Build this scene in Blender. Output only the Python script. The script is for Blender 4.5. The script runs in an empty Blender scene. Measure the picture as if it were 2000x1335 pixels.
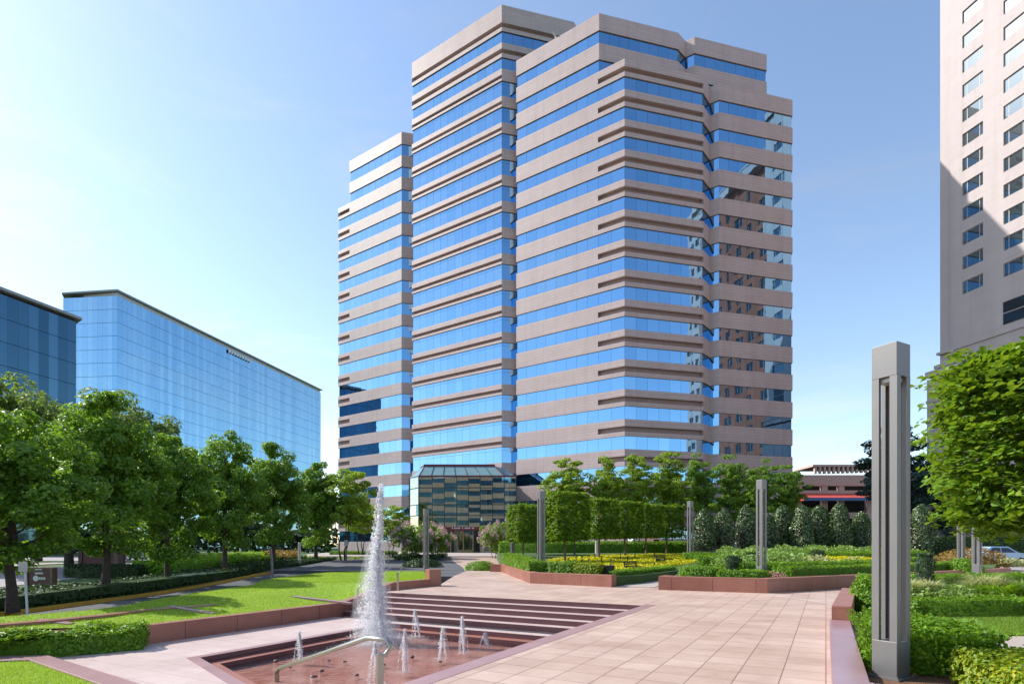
import bpy, bmesh, math, random
import numpy as np
from mathutils import Vector, Matrix
R = math.radians
rng = np.random.default_rng(7)
random.seed(7)
scene = bpy.context.scene
col = scene.collection

# ------------------------------------------------------------------ camera, sky, sun, exposure
CAMZ = 1.77
FPX, HZ = 1120.0, 1065.0            # focal length and horizon row on the 2000x1335 photograph
cam_d = bpy.data.cameras.new('camera'); cam = bpy.data.objects.new('camera', cam_d); col.objects.link(cam)
cam.location = (0, 0, CAMZ); cam.rotation_euler = (R(90), 0, 0)
cam_d.sensor_width = 36.0; cam_d.lens = FPX / 2000 * 36.0
cam_d.shift_y = (HZ - 667.5) / 2000.0
cam_d.clip_start = 0.1; cam_d.clip_end = 6000
scene.camera = cam

SUN_EL, SUN_AZ = 40.0, -74.0        # azimuth measured from +Y towards +X
sd = Vector((math.sin(R(SUN_AZ)) * math.cos(R(SUN_EL)), math.cos(R(SUN_AZ)) * math.cos(R(SUN_EL)), math.sin(R(SUN_EL))))
world = bpy.data.worlds.new('World'); scene.world = world; world.use_nodes = True
wn = world.node_tree.nodes; wl = world.node_tree.links
bg = wn['Background']; bg.inputs[1].default_value = 0.15
sky = wn.new('ShaderNodeTexSky'); sky.sky_type = 'NISHITA'; sky.sun_disc = False
sky.sun_elevation = R(SUN_EL); sky.sun_rotation = R(SUN_AZ)
sky.air_density = 1.05; sky.dust_density = 0.6; sky.ozone_density = 1.0
# faint high cirrus: paler patches of the same sky
tcw = wn.new('ShaderNodeTexCoord'); mpw = wn.new('ShaderNodeMapping'); mpw.inputs['Scale'].default_value = (1.6, 2.6, 5.5); mpw.inputs['Rotation'].default_value = (0.2, 0.35, 0.4)
nzw = wn.new('ShaderNodeTexNoise'); nzw.inputs['Scale'].default_value = 1.7; nzw.inputs['Detail'].default_value = 7; nzw.inputs['Roughness'].default_value = 0.62; nzw.inputs['Distortion'].default_value = 0.6
mrw = wn.new('ShaderNodeMapRange'); mrw.inputs[1].default_value = 0.5; mrw.inputs[2].default_value = 0.82; mrw.inputs[4].default_value = 0.42
bww = wn.new('ShaderNodeRGBToBW'); mlw = wn.new('ShaderNodeMath'); mlw.operation = 'MULTIPLY'; mlw.inputs[1].default_value = 1.22; mxw = wn.new('ShaderNodeMix'); mxw.data_type = 'RGBA'
wl.new(tcw.outputs['Generated'], mpw.inputs[0]); wl.new(mpw.outputs[0], nzw.inputs['Vector']); wl.new(nzw.outputs[0], mrw.inputs[0]); wl.new(mrw.outputs[0], mxw.inputs[0])
wl.new(sky.outputs[0], bww.inputs[0]); wl.new(bww.outputs[0], mlw.inputs[0]); wl.new(sky.outputs[0], mxw.inputs[6]); wl.new(mlw.outputs[0], mxw.inputs[7])
wl.new(mxw.outputs[2], bg.inputs[0])
sl = bpy.data.lights.new('sun', 'SUN'); sl.energy = 3.6; sl.angle = R(0.5); sl.color = (1.0, 0.95, 0.87)
so = bpy.data.objects.new('sun', sl); col.objects.link(so); so.rotation_euler = sd.to_track_quat('Z', 'Y').to_euler()
scene.view_settings.view_transform = 'Standard'; scene.view_settings.look = 'None'
scene.view_settings.exposure = 0.78; scene.view_settings.gamma = 1.0
scene.cycles.max_bounces = 8; scene.cycles.transparent_max_bounces = 16
scene.cycles.caustics_reflective = False; scene.cycles.caustics_refractive = False
scene.cycles.use_denoising = True; scene.cycles.volume_bounces = 2

# ------------------------------------------------------------------ helpers: measuring
GA = R(28.7)                          # the plaza's paving grid, turned from the view axis
E1 = np.array((math.sin(GA), math.cos(GA))); E2 = np.array((-math.cos(GA), math.sin(GA)))
def UV(u, v): p = E1 * u + E2 * v; return (float(p[0]), float(p[1]))
def gp(x, y, z=0.0):                  # where a photo pixel meets the level z
    Y = FPX * (CAMZ - z) / (y - HZ); return ((x - 1000) / FPX * Y, Y)
def xa(x, Y): return (x - 1000) / FPX * Y
def za(y, Y): return CAMZ + (HZ - y) / FPX * Y
def sst(a, b, t): t = min(1, max(0, (t - a) / (b - a))); return t * t * (3 - 2 * t)
def zwalk(Y): return 0.75 * sst(38, 76, Y)
def zbed(Y): return 0.42 + max(0.0, Y - 30) * 0.028
def zroad(Y): return -0.62 + 0.6 * sst(26, 50, Y)

# ------------------------------------------------------------------ helpers: naming
def tag(o, label=None, cat=None, group=None, kind=None):
    if label: o['label'] = label
    if cat: o['category'] = cat
    if group: o['group'] = group
    if kind: o['kind'] = kind
    return o
def empty(name, loc=(0, 0, 0), rz=0.0):
    o = bpy.data.objects.new(name, None); col.objects.link(o); o.location = loc; o.rotation_euler = (0, 0, rz)
    o.empty_display_size = 0.2
    return o
def kids(o): return [c for c in bpy.data.objects if c.parent == o]
def copy_tree(o, parent=None):
    c = o.copy(); col.objects.link(c)
    if parent: c.parent = parent
    for ch in kids(o): copy_tree(ch, c)
    return c
def link(name, me, parent=None):
    o = bpy.data.objects.new(name, me); col.objects.link(o)
    if parent: o.parent = parent
    return o

# ------------------------------------------------------------------ helpers: materials
MATS = {}
def newmat(name):
    m = bpy.data.materials.new(name); m.use_nodes = True; nt = m.node_tree
    return m, nt, nt.nodes['Principled BSDF'], nt.nodes['Material Output']
def nd(nt, t, **k):
    n = nt.nodes.new(t)
    for a, b in k.items(): setattr(n, a, b)
    return n
def mixc(nt, fac, a, b, blend='MIX'):
    n = nd(nt, 'ShaderNodeMix', data_type='RGBA', blend_type=blend)
    for i, v in ((0, fac), (6, a), (7, b)):
        if hasattr(v, 'links'): nt.links.new(v, n.inputs[i])
        elif i == 0: n.inputs[0].default_value = v
        else: n.inputs[i].default_value = (*v[:3], 1)
    return n.outputs[2]
def math_(nt, op, a, b=None, c=None):
    n = nd(nt, 'ShaderNodeMath', operation=op)
    for i, v in enumerate((a, b, c)):
        if v is None: continue
        if hasattr(v, 'links'): nt.links.new(v, n.inputs[i])
        else: n.inputs[i].default_value = v
    return n.outputs[0]
def noise(nt, vec, scale, detail=4, rough=0.55):
    n = nd(nt, 'ShaderNodeTexNoise'); n.inputs['Scale'].default_value = scale
    n.inputs['Detail'].default_value = detail; n.inputs['Roughness'].default_value = rough
    if vec is not None: nt.links.new(vec, n.inputs['Vector'])
    return n.outputs[0]
def ramp(nt, fac, p0, p1):
    n = nd(nt, 'ShaderNodeMapRange'); nt.links.new(fac, n.inputs[0])
    n.inputs[1].default_value = p0; n.inputs[2].default_value = p1
    return n.outputs[0]
def M(name, c, rough=0.7, c2=None, scale=3.0, fine=40.0, bump=0.0, metallic=0.0, spec=0.5, fac=(0.35, 0.7)):
    m, nt, b, out = newmat(name)
    co = nd(nt, 'ShaderNodeTexCoord').outputs['Object']
    c2 = c2 or tuple(x * 0.82 for x in c)
    k = mixc(nt, ramp(nt, noise(nt, co, scale), *fac), c, c2)
    f = noise(nt, co, fine, 3)
    k = mixc(nt, ramp(nt, f, 0.3, 0.75), k, tuple(0.9 for _ in c), 'MULTIPLY')
    nt.links.new(k, b.inputs['Base Color'])
    b.inputs['Roughness'].default_value = rough; b.inputs['Metallic'].default_value = metallic
    b.inputs['Specular IOR Level'].default_value = spec
    if bump:
        bn = nd(nt, 'ShaderNodeBump'); bn.inputs['Strength'].default_value = bump; bn.inputs['Distance'].default_value = 0.02
        nt.links.new(f, bn.inputs['Height']); nt.links.new(bn.outputs[0], b.inputs['Normal'])
    MATS[name] = m; return m
def M_slabs(name, c, c2, w, h, mortar, mcol, rough=0.6, rot=0.0, use_uv=False, offset=0.0, bias=0.0, msmooth=0.1, stain=0.15, spec=0.4, bump=0.25, voff=(0, 0)):
    """stone slabs or panels with joints"""
    m, nt, b, out = newmat(name)
    tc = nd(nt, 'ShaderNodeTexCoord'); co = tc.outputs['Object']
    mp = nd(nt, 'ShaderNodeMapping'); nt.links.new(tc.outputs['UV'] if use_uv else co, mp.inputs[0])
    mp.inputs['Rotation'].default_value = (0, 0, rot); mp.inputs['Location'].default_value = (*voff, 0)
    br = nd(nt, 'ShaderNodeTexBrick'); br.offset = offset; br.squash = 1.0
    nt.links.new(mp.outputs[0], br.inputs['Vector'])
    br.inputs['Scale'].default_value = 1.0; br.inputs['Brick Width'].default_value = w; br.inputs['Row Height'].default_value = h
    br.inputs['Mortar Size'].default_value = mortar; br.inputs['Mortar Smooth'].default_value = msmooth; br.inputs['Bias'].default_value = bias
    br.inputs['Color1'].default_value = (*c, 1); br.inputs['Color2'].default_value = (*c2, 1); br.inputs['Mortar'].default_value = (*mcol, 1)
    k = br.outputs[0]
    n1 = noise(nt, co, 0.55, 5, 0.6); n2 = noise(nt, co, 60, 3, 0.6)
    k = mixc(nt, ramp(nt, n1, 0.42, 0.72), k, tuple(1 - stain * s for s in (0.8, 1, 1.05)), 'MULTIPLY')
    k = mixc(nt, ramp(nt, n2, 0.35, 0.7), k, (0.9, 0.9, 0.9), 'MULTIPLY')
    k = mixc(nt, ramp(nt, noise(nt, co, 2.7, 5, 0.65), 0.5, 0.72), k, tuple(1 - stain * s for s in (0.42, 0.5, 0.55)), 'MULTIPLY')
    if use_uv:                                   # rain streaks down the panels
        ms = nd(nt, 'ShaderNodeMapping'); ms.inputs['Scale'].default_value = (1.1, 1.1, 0.05); nt.links.new(co, ms.inputs[0])
        k = mixc(nt, ramp(nt, noise(nt, ms.outputs[0], 1.0, 4, 0.6), 0.45, 0.75), k, (0.90, 0.885, 0.88), 'MULTIPLY')
    nt.links.new(k, b.inputs['Base Color']); b.inputs['Roughness'].default_value = rough; b.inputs['Specular IOR Level'].default_value = spec
    bn = nd(nt, 'ShaderNodeBump'); bn.inputs['Strength'].default_value = bump; bn.inputs['Distance'].default_value = 0.01; bn.invert = True
    nt.links.new(br.outputs['Fac'], bn.inputs['Height']); nt.links.new(bn.outputs[0], b.inputs['Normal'])
    MATS[name] = m; return m
def M_leaf(name, c1, c2, trans=0.35, rough=0.5, tcol=None, c3=None, spec=0.35, mott=0.75, msc=0.9):
    m, nt, b, out = newmat(name)
    if name not in ('leaf_street', 'leaf_hedge_dark', 'leaf_pine', 'leaf_column', 'leaf_far', 'leaf_yellow', 'grass_blade', 'flower_pink'):
        c1 = tuple(x * 1.22 for x in c1); c2 = tuple(x * 1.22 for x in c2)
    g = nd(nt, 'ShaderNodeNewGeometry'); ri = g.outputs['Random Per Island']
    k = mixc(nt, ri, c1, c2)
    if c3: k = mixc(nt, ramp(nt, ri, 0.86, 0.9), k, c3)
    co = nd(nt, 'ShaderNodeTexCoord').outputs['Object']
    k = mixc(nt, ramp(nt, noise(nt, co, msc, 4, 0.6), 0.35, 0.65), k, (mott, mott * 1.03, mott * 1.1), 'MULTIPLY')
    nt.links.new(k, b.inputs['Base Color']); b.inputs['Roughness'].default_value = rough; b.inputs['Specular IOR Level'].default_value = spec
    t = nd(nt, 'ShaderNodeBsdfTranslucent'); tc = mixc(nt, 0.65, k, tcol or (c1[0] * 2.2, c1[1] * 2.0, c1[2] * 0.8)); nt.links.new(tc, t.inputs[0])
    mx = nd(nt, 'ShaderNodeMixShader'); mx.inputs[0].default_value = trans
    nt.links.new(b.outputs[0], mx.inputs[1]); nt.links.new(t.outputs[0], mx.inputs[2]); nt.links.new(mx.outputs[0], out.inputs[0])
    MATS[name] = m; return m
def M_mirror(name, c, rough=0.015, c2=None, dark=(0.01, 0.03, 0.05), fmin=0.5, wob=0.0):
    """coated window glass: tinted mirror over a dark interior"""
    m, nt, b, out = newmat(name)
    g = nd(nt, 'ShaderNodeNewGeometry')
    k = mixc(nt, g.outputs['Random Per Island'], c, c2 or c)
    gl = nd(nt, 'ShaderNodeBsdfGlossy'); gl.inputs['Roughness'].default_value = rough; nt.links.new(k, gl.inputs[0])
    b.inputs['Base Color'].default_value = (*dark, 1); b.inputs['Roughness'].default_value = 0.2
    if wob:
        bn = nd(nt, 'ShaderNodeBump'); bn.inputs['Strength'].default_value = 1.0; bn.inputs['Distance'].default_value = wob
        nt.links.new(noise(nt, nd(nt, 'ShaderNodeTexCoord').outputs['Object'], 0.55, 2), bn.inputs['Height']); nt.links.new(bn.outputs[0], gl.inputs['Normal'])
    lw = nd(nt, 'ShaderNodeLayerWeight'); lw.inputs[0].default_value = 0.35
    mx = nd(nt, 'ShaderNodeMixShader')
    f = nd(nt, 'ShaderNodeMapRange'); nt.links.new(lw.outputs['Fresnel'], f.inputs[0]); f.inputs[3].default_value = fmin; f.inputs[4].default_value = 1.0
    nt.links.new(f.outputs[0], mx.inputs[0]); nt.links.new(b.outputs[0], mx.inputs[1]); nt.links.new(gl.outputs[0], mx.inputs[2])
    nt.links.new(mx.outputs[0], out.inputs[0]); MATS[name] = m; return m
def M_glass(name, tint, fmin=0.12, rough=0.01):
    """clear pane: see-through with a reflection that grows at grazing angles"""
    m, nt, b, out = newmat(name)
    tr = nd(nt, 'ShaderNodeBsdfTransparent'); tr.inputs[0].default_value = (*tint, 1)
    gl = nd(nt, 'ShaderNodeBsdfGlossy'); gl.inputs['Roughness'].default_value = rough; gl.inputs[0].default_value = (0.85, 0.93, 0.92, 1)
    lw = nd(nt, 'ShaderNodeLayerWeight'); lw.inputs[0].default_value = 0.4
    f = nd(nt, 'ShaderNodeMapRange'); nt.links.new(lw.outputs['Fresnel'], f.inputs[0]); f.inputs[3].default_value = fmin; f.inputs[4].default_value = 1.0
    mx = nd(nt, 'ShaderNodeMixShader'); nt.links.new(f.outputs[0], mx.inputs[0]); nt.links.new(tr.outputs[0], mx.inputs[1]); nt.links.new(gl.outputs[0], mx.inputs[2])
    nt.links.new(mx.outputs[0], out.inputs[0]); MATS[name] = m; return m

M_slabs('plaza_tile', (0.615, 0.46, 0.375), (0.53, 0.38, 0.30), 0.535, 0.535, 0.0085, (0.28, 0.18, 0.15), rot=GA, rough=0.5, stain=0.27)
M_slabs('terrace_tile', (0.62, 0.49, 0.45), (0.58, 0.45, 0.41), 1.2, 0.6, 0.007, (0.38, 0.27, 0.25), rot=GA, rough=0.5, stain=0.2, offset=0.5)
M_slabs('wall_granite', (0.36, 0.155, 0.112), (0.31, 0.13, 0.095), 1.55, 3.0, 0.010, (0.09, 0.04, 0.03), use_uv=True, rough=0.45, stain=0.35)
M('seat_granite', (0.37, 0.215, 0.235), 0.28, (0.31, 0.165, 0.185), scale=1.4, fine=90, spec=0.7)
M('red_granite', (0.36, 0.15, 0.105), 0.45, (0.29, 0.115, 0.08), scale=1.7, fine=90)
M('coping_granite', (0.42, 0.26, 0.255), 0.35, (0.36, 0.205, 0.205), scale=1.2, fine=90)
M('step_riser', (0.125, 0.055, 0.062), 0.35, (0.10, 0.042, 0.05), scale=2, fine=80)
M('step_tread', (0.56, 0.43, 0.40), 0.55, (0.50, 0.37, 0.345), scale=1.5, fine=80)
M('pool_floor', (0.46, 0.17, 0.11), 0.4, (0.62, 0.33, 0.26), scale=1.6, fine=30)
M('asphalt', (0.085, 0.09, 0.10), 0.9, (0.11, 0.113, 0.12), scale=0.4, fine=60, bump=0.2)
M('pale_concrete', (0.46, 0.40, 0.365), 0.8, (0.40, 0.345, 0.31), scale=0.5, fine=50)
M('road_concrete', (0.37, 0.34, 0.335), 0.85, (0.31, 0.29, 0.285), scale=0.3, fine=50)
M('yellow_paint', (0.60, 0.33, 0.03), 0.6, (0.48, 0.27, 0.04), scale=2.5, fine=30)
M('lawn_soil', (0.19, 0.32, 0.010), 0.9, (0.24, 0.38, 0.014), scale=0.6, fine=70, bump=0.5)
M('verge_soil', (0.045, 0.085, 0.02), 0.9, (0.075, 0.14, 0.025), scale=0.4, fine=25, bump=0.5)
M('mulch', (0.24, 0.12, 0.06), 0.95, (0.15, 0.07, 0.035), scale=9, fine=90, bump=1.0)
M('far_ground', (0.10, 0.13, 0.05), 0.9, (0.16, 0.16, 0.10), scale=0.03, fine=2)
M('bark', (0.085, 0.06, 0.045), 0.9, (0.05, 0.036, 0.028), scale=6, fine=40, bump=0.8)
M('pale_bark', (0.20, 0.14, 0.10), 0.9, (0.13, 0.09, 0.065), scale=6, fine=40, bump=0.6)
M('lamp_metal', (0.205, 0.20, 0.195), 0.45, (0.185, 0.18, 0.178), scale=1.5, fine=120, metallic=0.35)
M('lamp_lens', (0.55, 0.57, 0.55), 0.3, scale=3)
M('steel', (0.40, 0.38, 0.35), 0.3, (0.34, 0.32, 0.29), scale=3, fine=100, metallic=0.75)
M('black_metal', (0.018, 0.018, 0.018), 0.5)
M('sign_back', (0.62, 0.55, 0.50), 0.6)
M('post_white', (0.68, 0.68, 0.66), 0.5)
M('white_letter', (0.80, 0.80, 0.80), 0.5)
M('teal_letter', (0.06, 0.36, 0.36), 0.5)
M('sign_brown', (0.115, 0.036, 0.030), 0.5, (0.09, 0.03, 0.026))
M('sign_edge', (0.20, 0.115, 0.10), 0.6)
M('tower_core', (0.02, 0.025, 0.03), 0.6)
M('roof_grey', (0.22, 0.20, 0.20), 0.8)
def granite_panels(name, c, c2, w, h):
    m = M_slabs(name, c, c2, w, h, 0.016, tuple(x * 0.62 for x in c), use_uv=True, rough=0.5, stain=0.08, bump=0.15)
    return m
granite_panels('tower_granite', (0.565, 0.44, 0.42), (0.53, 0.41, 0.39), 4.6, 0.38)
granite_panels('tower_granite_grey', (0.50, 0.41, 0.39), (0.46, 0.375, 0.36), 4.6, 0.38)
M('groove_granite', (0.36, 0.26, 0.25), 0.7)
M_mirror('tower_glass', (0.215, 0.43, 0.655), c2=(0.26, 0.48, 0.71), dark=(0.005, 0.04, 0.10), fmin=0.85, wob=0.003)
M_mirror('curtain_glass', (0.27, 0.51, 0.72), c2=(0.37, 0.61, 0.80), dark=(0.01, 0.07, 0.13), fmin=0.75, rough=0.03, wob=0.02)
M_mirror('dark_glass', (0.04, 0.13, 0.21), c2=(0.10, 0.24, 0.36), dark=(0.006, 0.035, 0.06), fmin=0.5, rough=0.03)
M_mirror('hotel_glass', (0.42, 0.56, 0.64), c2=(0.5, 0.62, 0.68), dark=(0.012, 0.03, 0.035), fmin=0.32)
M_glass('pavilion_glass', (0.52, 0.68, 0.66), fmin=0.30)
M('roof_glass', (0.20, 0.33, 0.36), 0.22, (0.17, 0.29, 0.32), scale=0.8, spec=0.35)
M('mullion', (0.05, 0.065, 0.062), 0.4, metallic=0.3)
M('maroon', (0.16, 0.018, 0.028), 0.45, (0.13, 0.015, 0.024))
M('bronze', (0.40, 0.31, 0.14), 0.4, metallic=0.4)
M('interior_white', (0.6, 0.62, 0.58), 0.7)
M('blocker_grey', (0.26, 0.25, 0.23), 0.5)
M('beige_wall', (0.60, 0.49, 0.37), 0.8)
M('interior_stone', (0.38, 0.30, 0.25), 0.6)
M('slate_roof', (0.36, 0.37, 0.40), 0.7)
M('roof_soffit', (0.55, 0.57, 0.60), 0.7)
M_slabs('hotel_cream', (0.535, 0.465, 0.455), (0.51, 0.445, 0.435), 4.65, 1.5, 0.03, (0.48, 0.41, 0.39), use_uv=True, rough=0.75, stain=0.05, bump=0.1)
M_slabs('hotel_brick', (0.36, 0.125, 0.075), (0.31, 0.105, 0.06), 2.3, 1.5, 0.02, (0.2, 0.11, 0.09), use_uv=True, rough=0.85, stain=0.1, bump=0.1)
M('frame_grey', (0.46, 0.48, 0.48), 0.5)
M('garage_pink', (0.66, 0.46, 0.39), 0.8)
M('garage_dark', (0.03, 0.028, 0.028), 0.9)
M('awning_red', (0.62, 0.10, 0.07), 0.6)
M('awning_blue', (0.10, 0.17, 0.40), 0.6)
M('car_blue', (0.16, 0.30, 0.52), 0.25, (0.16, 0.30, 0.52), spec=0.7)
M('car_lightblue', (0.36, 0.50, 0.66), 0.25, (0.36, 0.50, 0.66), spec=0.7)
M('car_orange', (0.75, 0.20, 0.02), 0.25, (0.75, 0.20, 0.02), spec=0.7)
M('car_white', (0.75, 0.75, 0.75), 0.3, (0.75, 0.75, 0.75), spec=0.7)
M('tyre', (0.02, 0.02, 0.02), 0.9)
M('rim', (0.5, 0.5, 0.52), 0.3, metallic=0.8)
M('car_glass', (0.02, 0.03, 0.04), 0.08)
M('stone_pebble', (0.12, 0.05, 0.04), 0.4)
# foliage
M_leaf('leaf_street', (0.075, 0.175, 0.022), (0.21, 0.37, 0.038), 0.46, tcol=(0.36, 0.60, 0.03), spec=0.5, rough=0.42)
M_leaf('leaf_back', (0.13, 0.20, 0.05), (0.20, 0.29, 0.08), 0.4, tcol=(0.34, 0.46, 0.06))
M_leaf('leaf_linden', (0.075, 0.17, 0.014), (0.20, 0.35, 0.024), 0.36, tcol=(0.38, 0.52, 0.02), c3=(0.24, 0.32, 0.03))
M_leaf('leaf_locust', (0.13, 0.23, 0.02), (0.25, 0.37, 0.04), 0.46, tcol=(0.50, 0.64, 0.03))
M_leaf('leaf_holly', (0.042, 0.08, 0.02), (0.125, 0.185, 0.06), 0.12, rough=0.32, spec=0.6)
M_leaf('leaf_pine', (0.032, 0.075, 0.055), (0.06, 0.115, 0.08), 0.2)
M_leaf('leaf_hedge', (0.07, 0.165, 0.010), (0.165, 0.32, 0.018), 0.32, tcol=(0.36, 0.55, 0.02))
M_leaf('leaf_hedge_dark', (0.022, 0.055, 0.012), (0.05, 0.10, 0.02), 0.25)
M_leaf('leaf_bright', (0.15, 0.32, 0.012), (0.28, 0.48, 0.02), 0.35, tcol=(0.45, 0.6, 0.03))
M_leaf('leaf_yellow', (0.60, 0.56, 0.008), (0.80, 0.72, 0.012), 0.3, tcol=(0.8, 0.75, 0.03))
M_leaf('leaf_lime', (0.13, 0.22, 0.015), (0.26, 0.34, 0.02), 0.32, tcol=(0.5, 0.55, 0.02), c3=(0.5, 0.46, 0.02))
M_leaf('leaf_sage', (0.14, 0.24, 0.055), (0.27, 0.38, 0.10), 0.3)
M_leaf('leaf_palegrass', (0.30, 0.34, 0.16), (0.46, 0.46, 0.26), 0.35)
M_leaf('leaf_column', (0.020, 0.050, 0.018), (0.045, 0.085, 0.03), 0.15)
M_leaf('leaf_rust', (0.20, 0.13, 0.03), (0.32, 0.21, 0.06), 0.3)
M_leaf('flower_pink', (0.74, 0.42, 0.46), (0.85, 0.70, 0.66), 0.3, tcol=(0.7, 0.4, 0.4))
M_leaf('flower_magenta', (0.50, 0.10, 0.20), (0.55, 0.20, 0.28), 0.3, tcol=(0.6, 0.2, 0.3))
M_leaf('grass_blade', (0.20, 0.35, 0.008), (0.30, 0.46, 0.012), 0.4, tcol=(0.55, 0.7, 0.02), rough=0.6, mott=0.66, msc=0.5)
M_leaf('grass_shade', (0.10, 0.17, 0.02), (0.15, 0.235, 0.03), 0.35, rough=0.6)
M_leaf('leaf_far', (0.04, 0.075, 0.03), (0.07, 0.115, 0.045), 0.2)

# water
def water_mats():
    m, nt, b, out = newmat('pool_water')
    co = nd(nt, 'ShaderNodeTexCoord').outputs['Object']
    tr = nd(nt, 'ShaderNodeBsdfTransparent'); tr.inputs[0].default_value = (0.93, 0.90, 0.88, 1)
    gl = nd(nt, 'ShaderNodeBsdfGlossy'); gl.inputs['Roughness'].default_value = 0.04
    fr = nd(nt, 'ShaderNodeFresnel'); fr.inputs[0].default_value = 1.17
    bn = nd(nt, 'ShaderNodeBump'); bn.inputs['Strength'].default_value = 0.9; bn.inputs['Distance'].default_value = 0.035
    n1 = noise(nt, co, 5.5, 4, 0.6); n2 = noise(nt, co, 17, 3, 0.6)
    nt.links.new(math_(nt, 'ADD', n1, math_(nt, 'MULTIPLY', n2, 0.45)), bn.inputs['Height'])
    nt.links.new(bn.outputs[0], fr.inputs['Normal']); nt.links.new(bn.outputs[0], gl.inputs['Normal'])
    mx = nd(nt, 'ShaderNodeMixShader'); nt.links.new(fr.outputs[0], mx.inputs[0]); nt.links.new(tr.outputs[0], mx.inputs[1]); nt.links.new(gl.outputs[0], mx.inputs[2])
    nt.links.new(mx.outputs[0], out.inputs[0]); MATS['pool_water'] = m
    m, nt, b, out = newmat('spray')
    b.inputs['Base Color'].default_value = (0.95, 0.96, 0.98, 1); b.inputs['Roughness'].default_value = 0.12
    t = nd(nt, 'ShaderNodeBsdfTransparent'); t.inputs[0].default_value = (0.97, 0.98, 1, 1)
    tl = nd(nt, 'ShaderNodeBsdfTranslucent'); tl.inputs[0].default_value = (0.95, 0.96, 0.98, 1)
    m1 = nd(nt, 'ShaderNodeMixShader'); m1.inputs[0].default_value = 0.5; nt.links.new(b.outputs[0], m1.inputs[1]); nt.links.new(tl.outputs[0], m1.inputs[2])
    m2 = nd(nt, 'ShaderNodeMixShader'); m2.inputs[0].default_value = 0.48; nt.links.new(m1.outputs[0], m2.inputs[1]); nt.links.new(t.outputs[0], m2.inputs[2])
    nt.links.new(m2.outputs[0], out.inputs[0]); MATS['spray'] = m
    m, nt, b, out = newmat('mist'); nt.nodes.remove(b)
    pv_ = nd(nt, 'ShaderNodeVolumePrincipled'); pv_.inputs['Color'].default_value = (0.97, 0.98, 1, 1); pv_.inputs['Anisotropy'].default_value = 0.0
    co = nd(nt, 'ShaderNodeTexCoord').outputs['Object']; mp = nd(nt, 'ShaderNodeMapping'); mp.inputs['Scale'].default_value = (5.5, 5.5, 1.6); nt.links.new(co, mp.inputs[0])
    f = ramp(nt, noise(nt, mp.outputs[0], 1.0, 4, 0.6), 0.42, 0.75)
    nt.links.new(math_(nt, 'MULTIPLY', f, 1.7), pv_.inputs['Density']); nt.links.new(pv_.outputs[0], out.inputs['Volume']); MATS['mist'] = m
water_mats()

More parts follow.
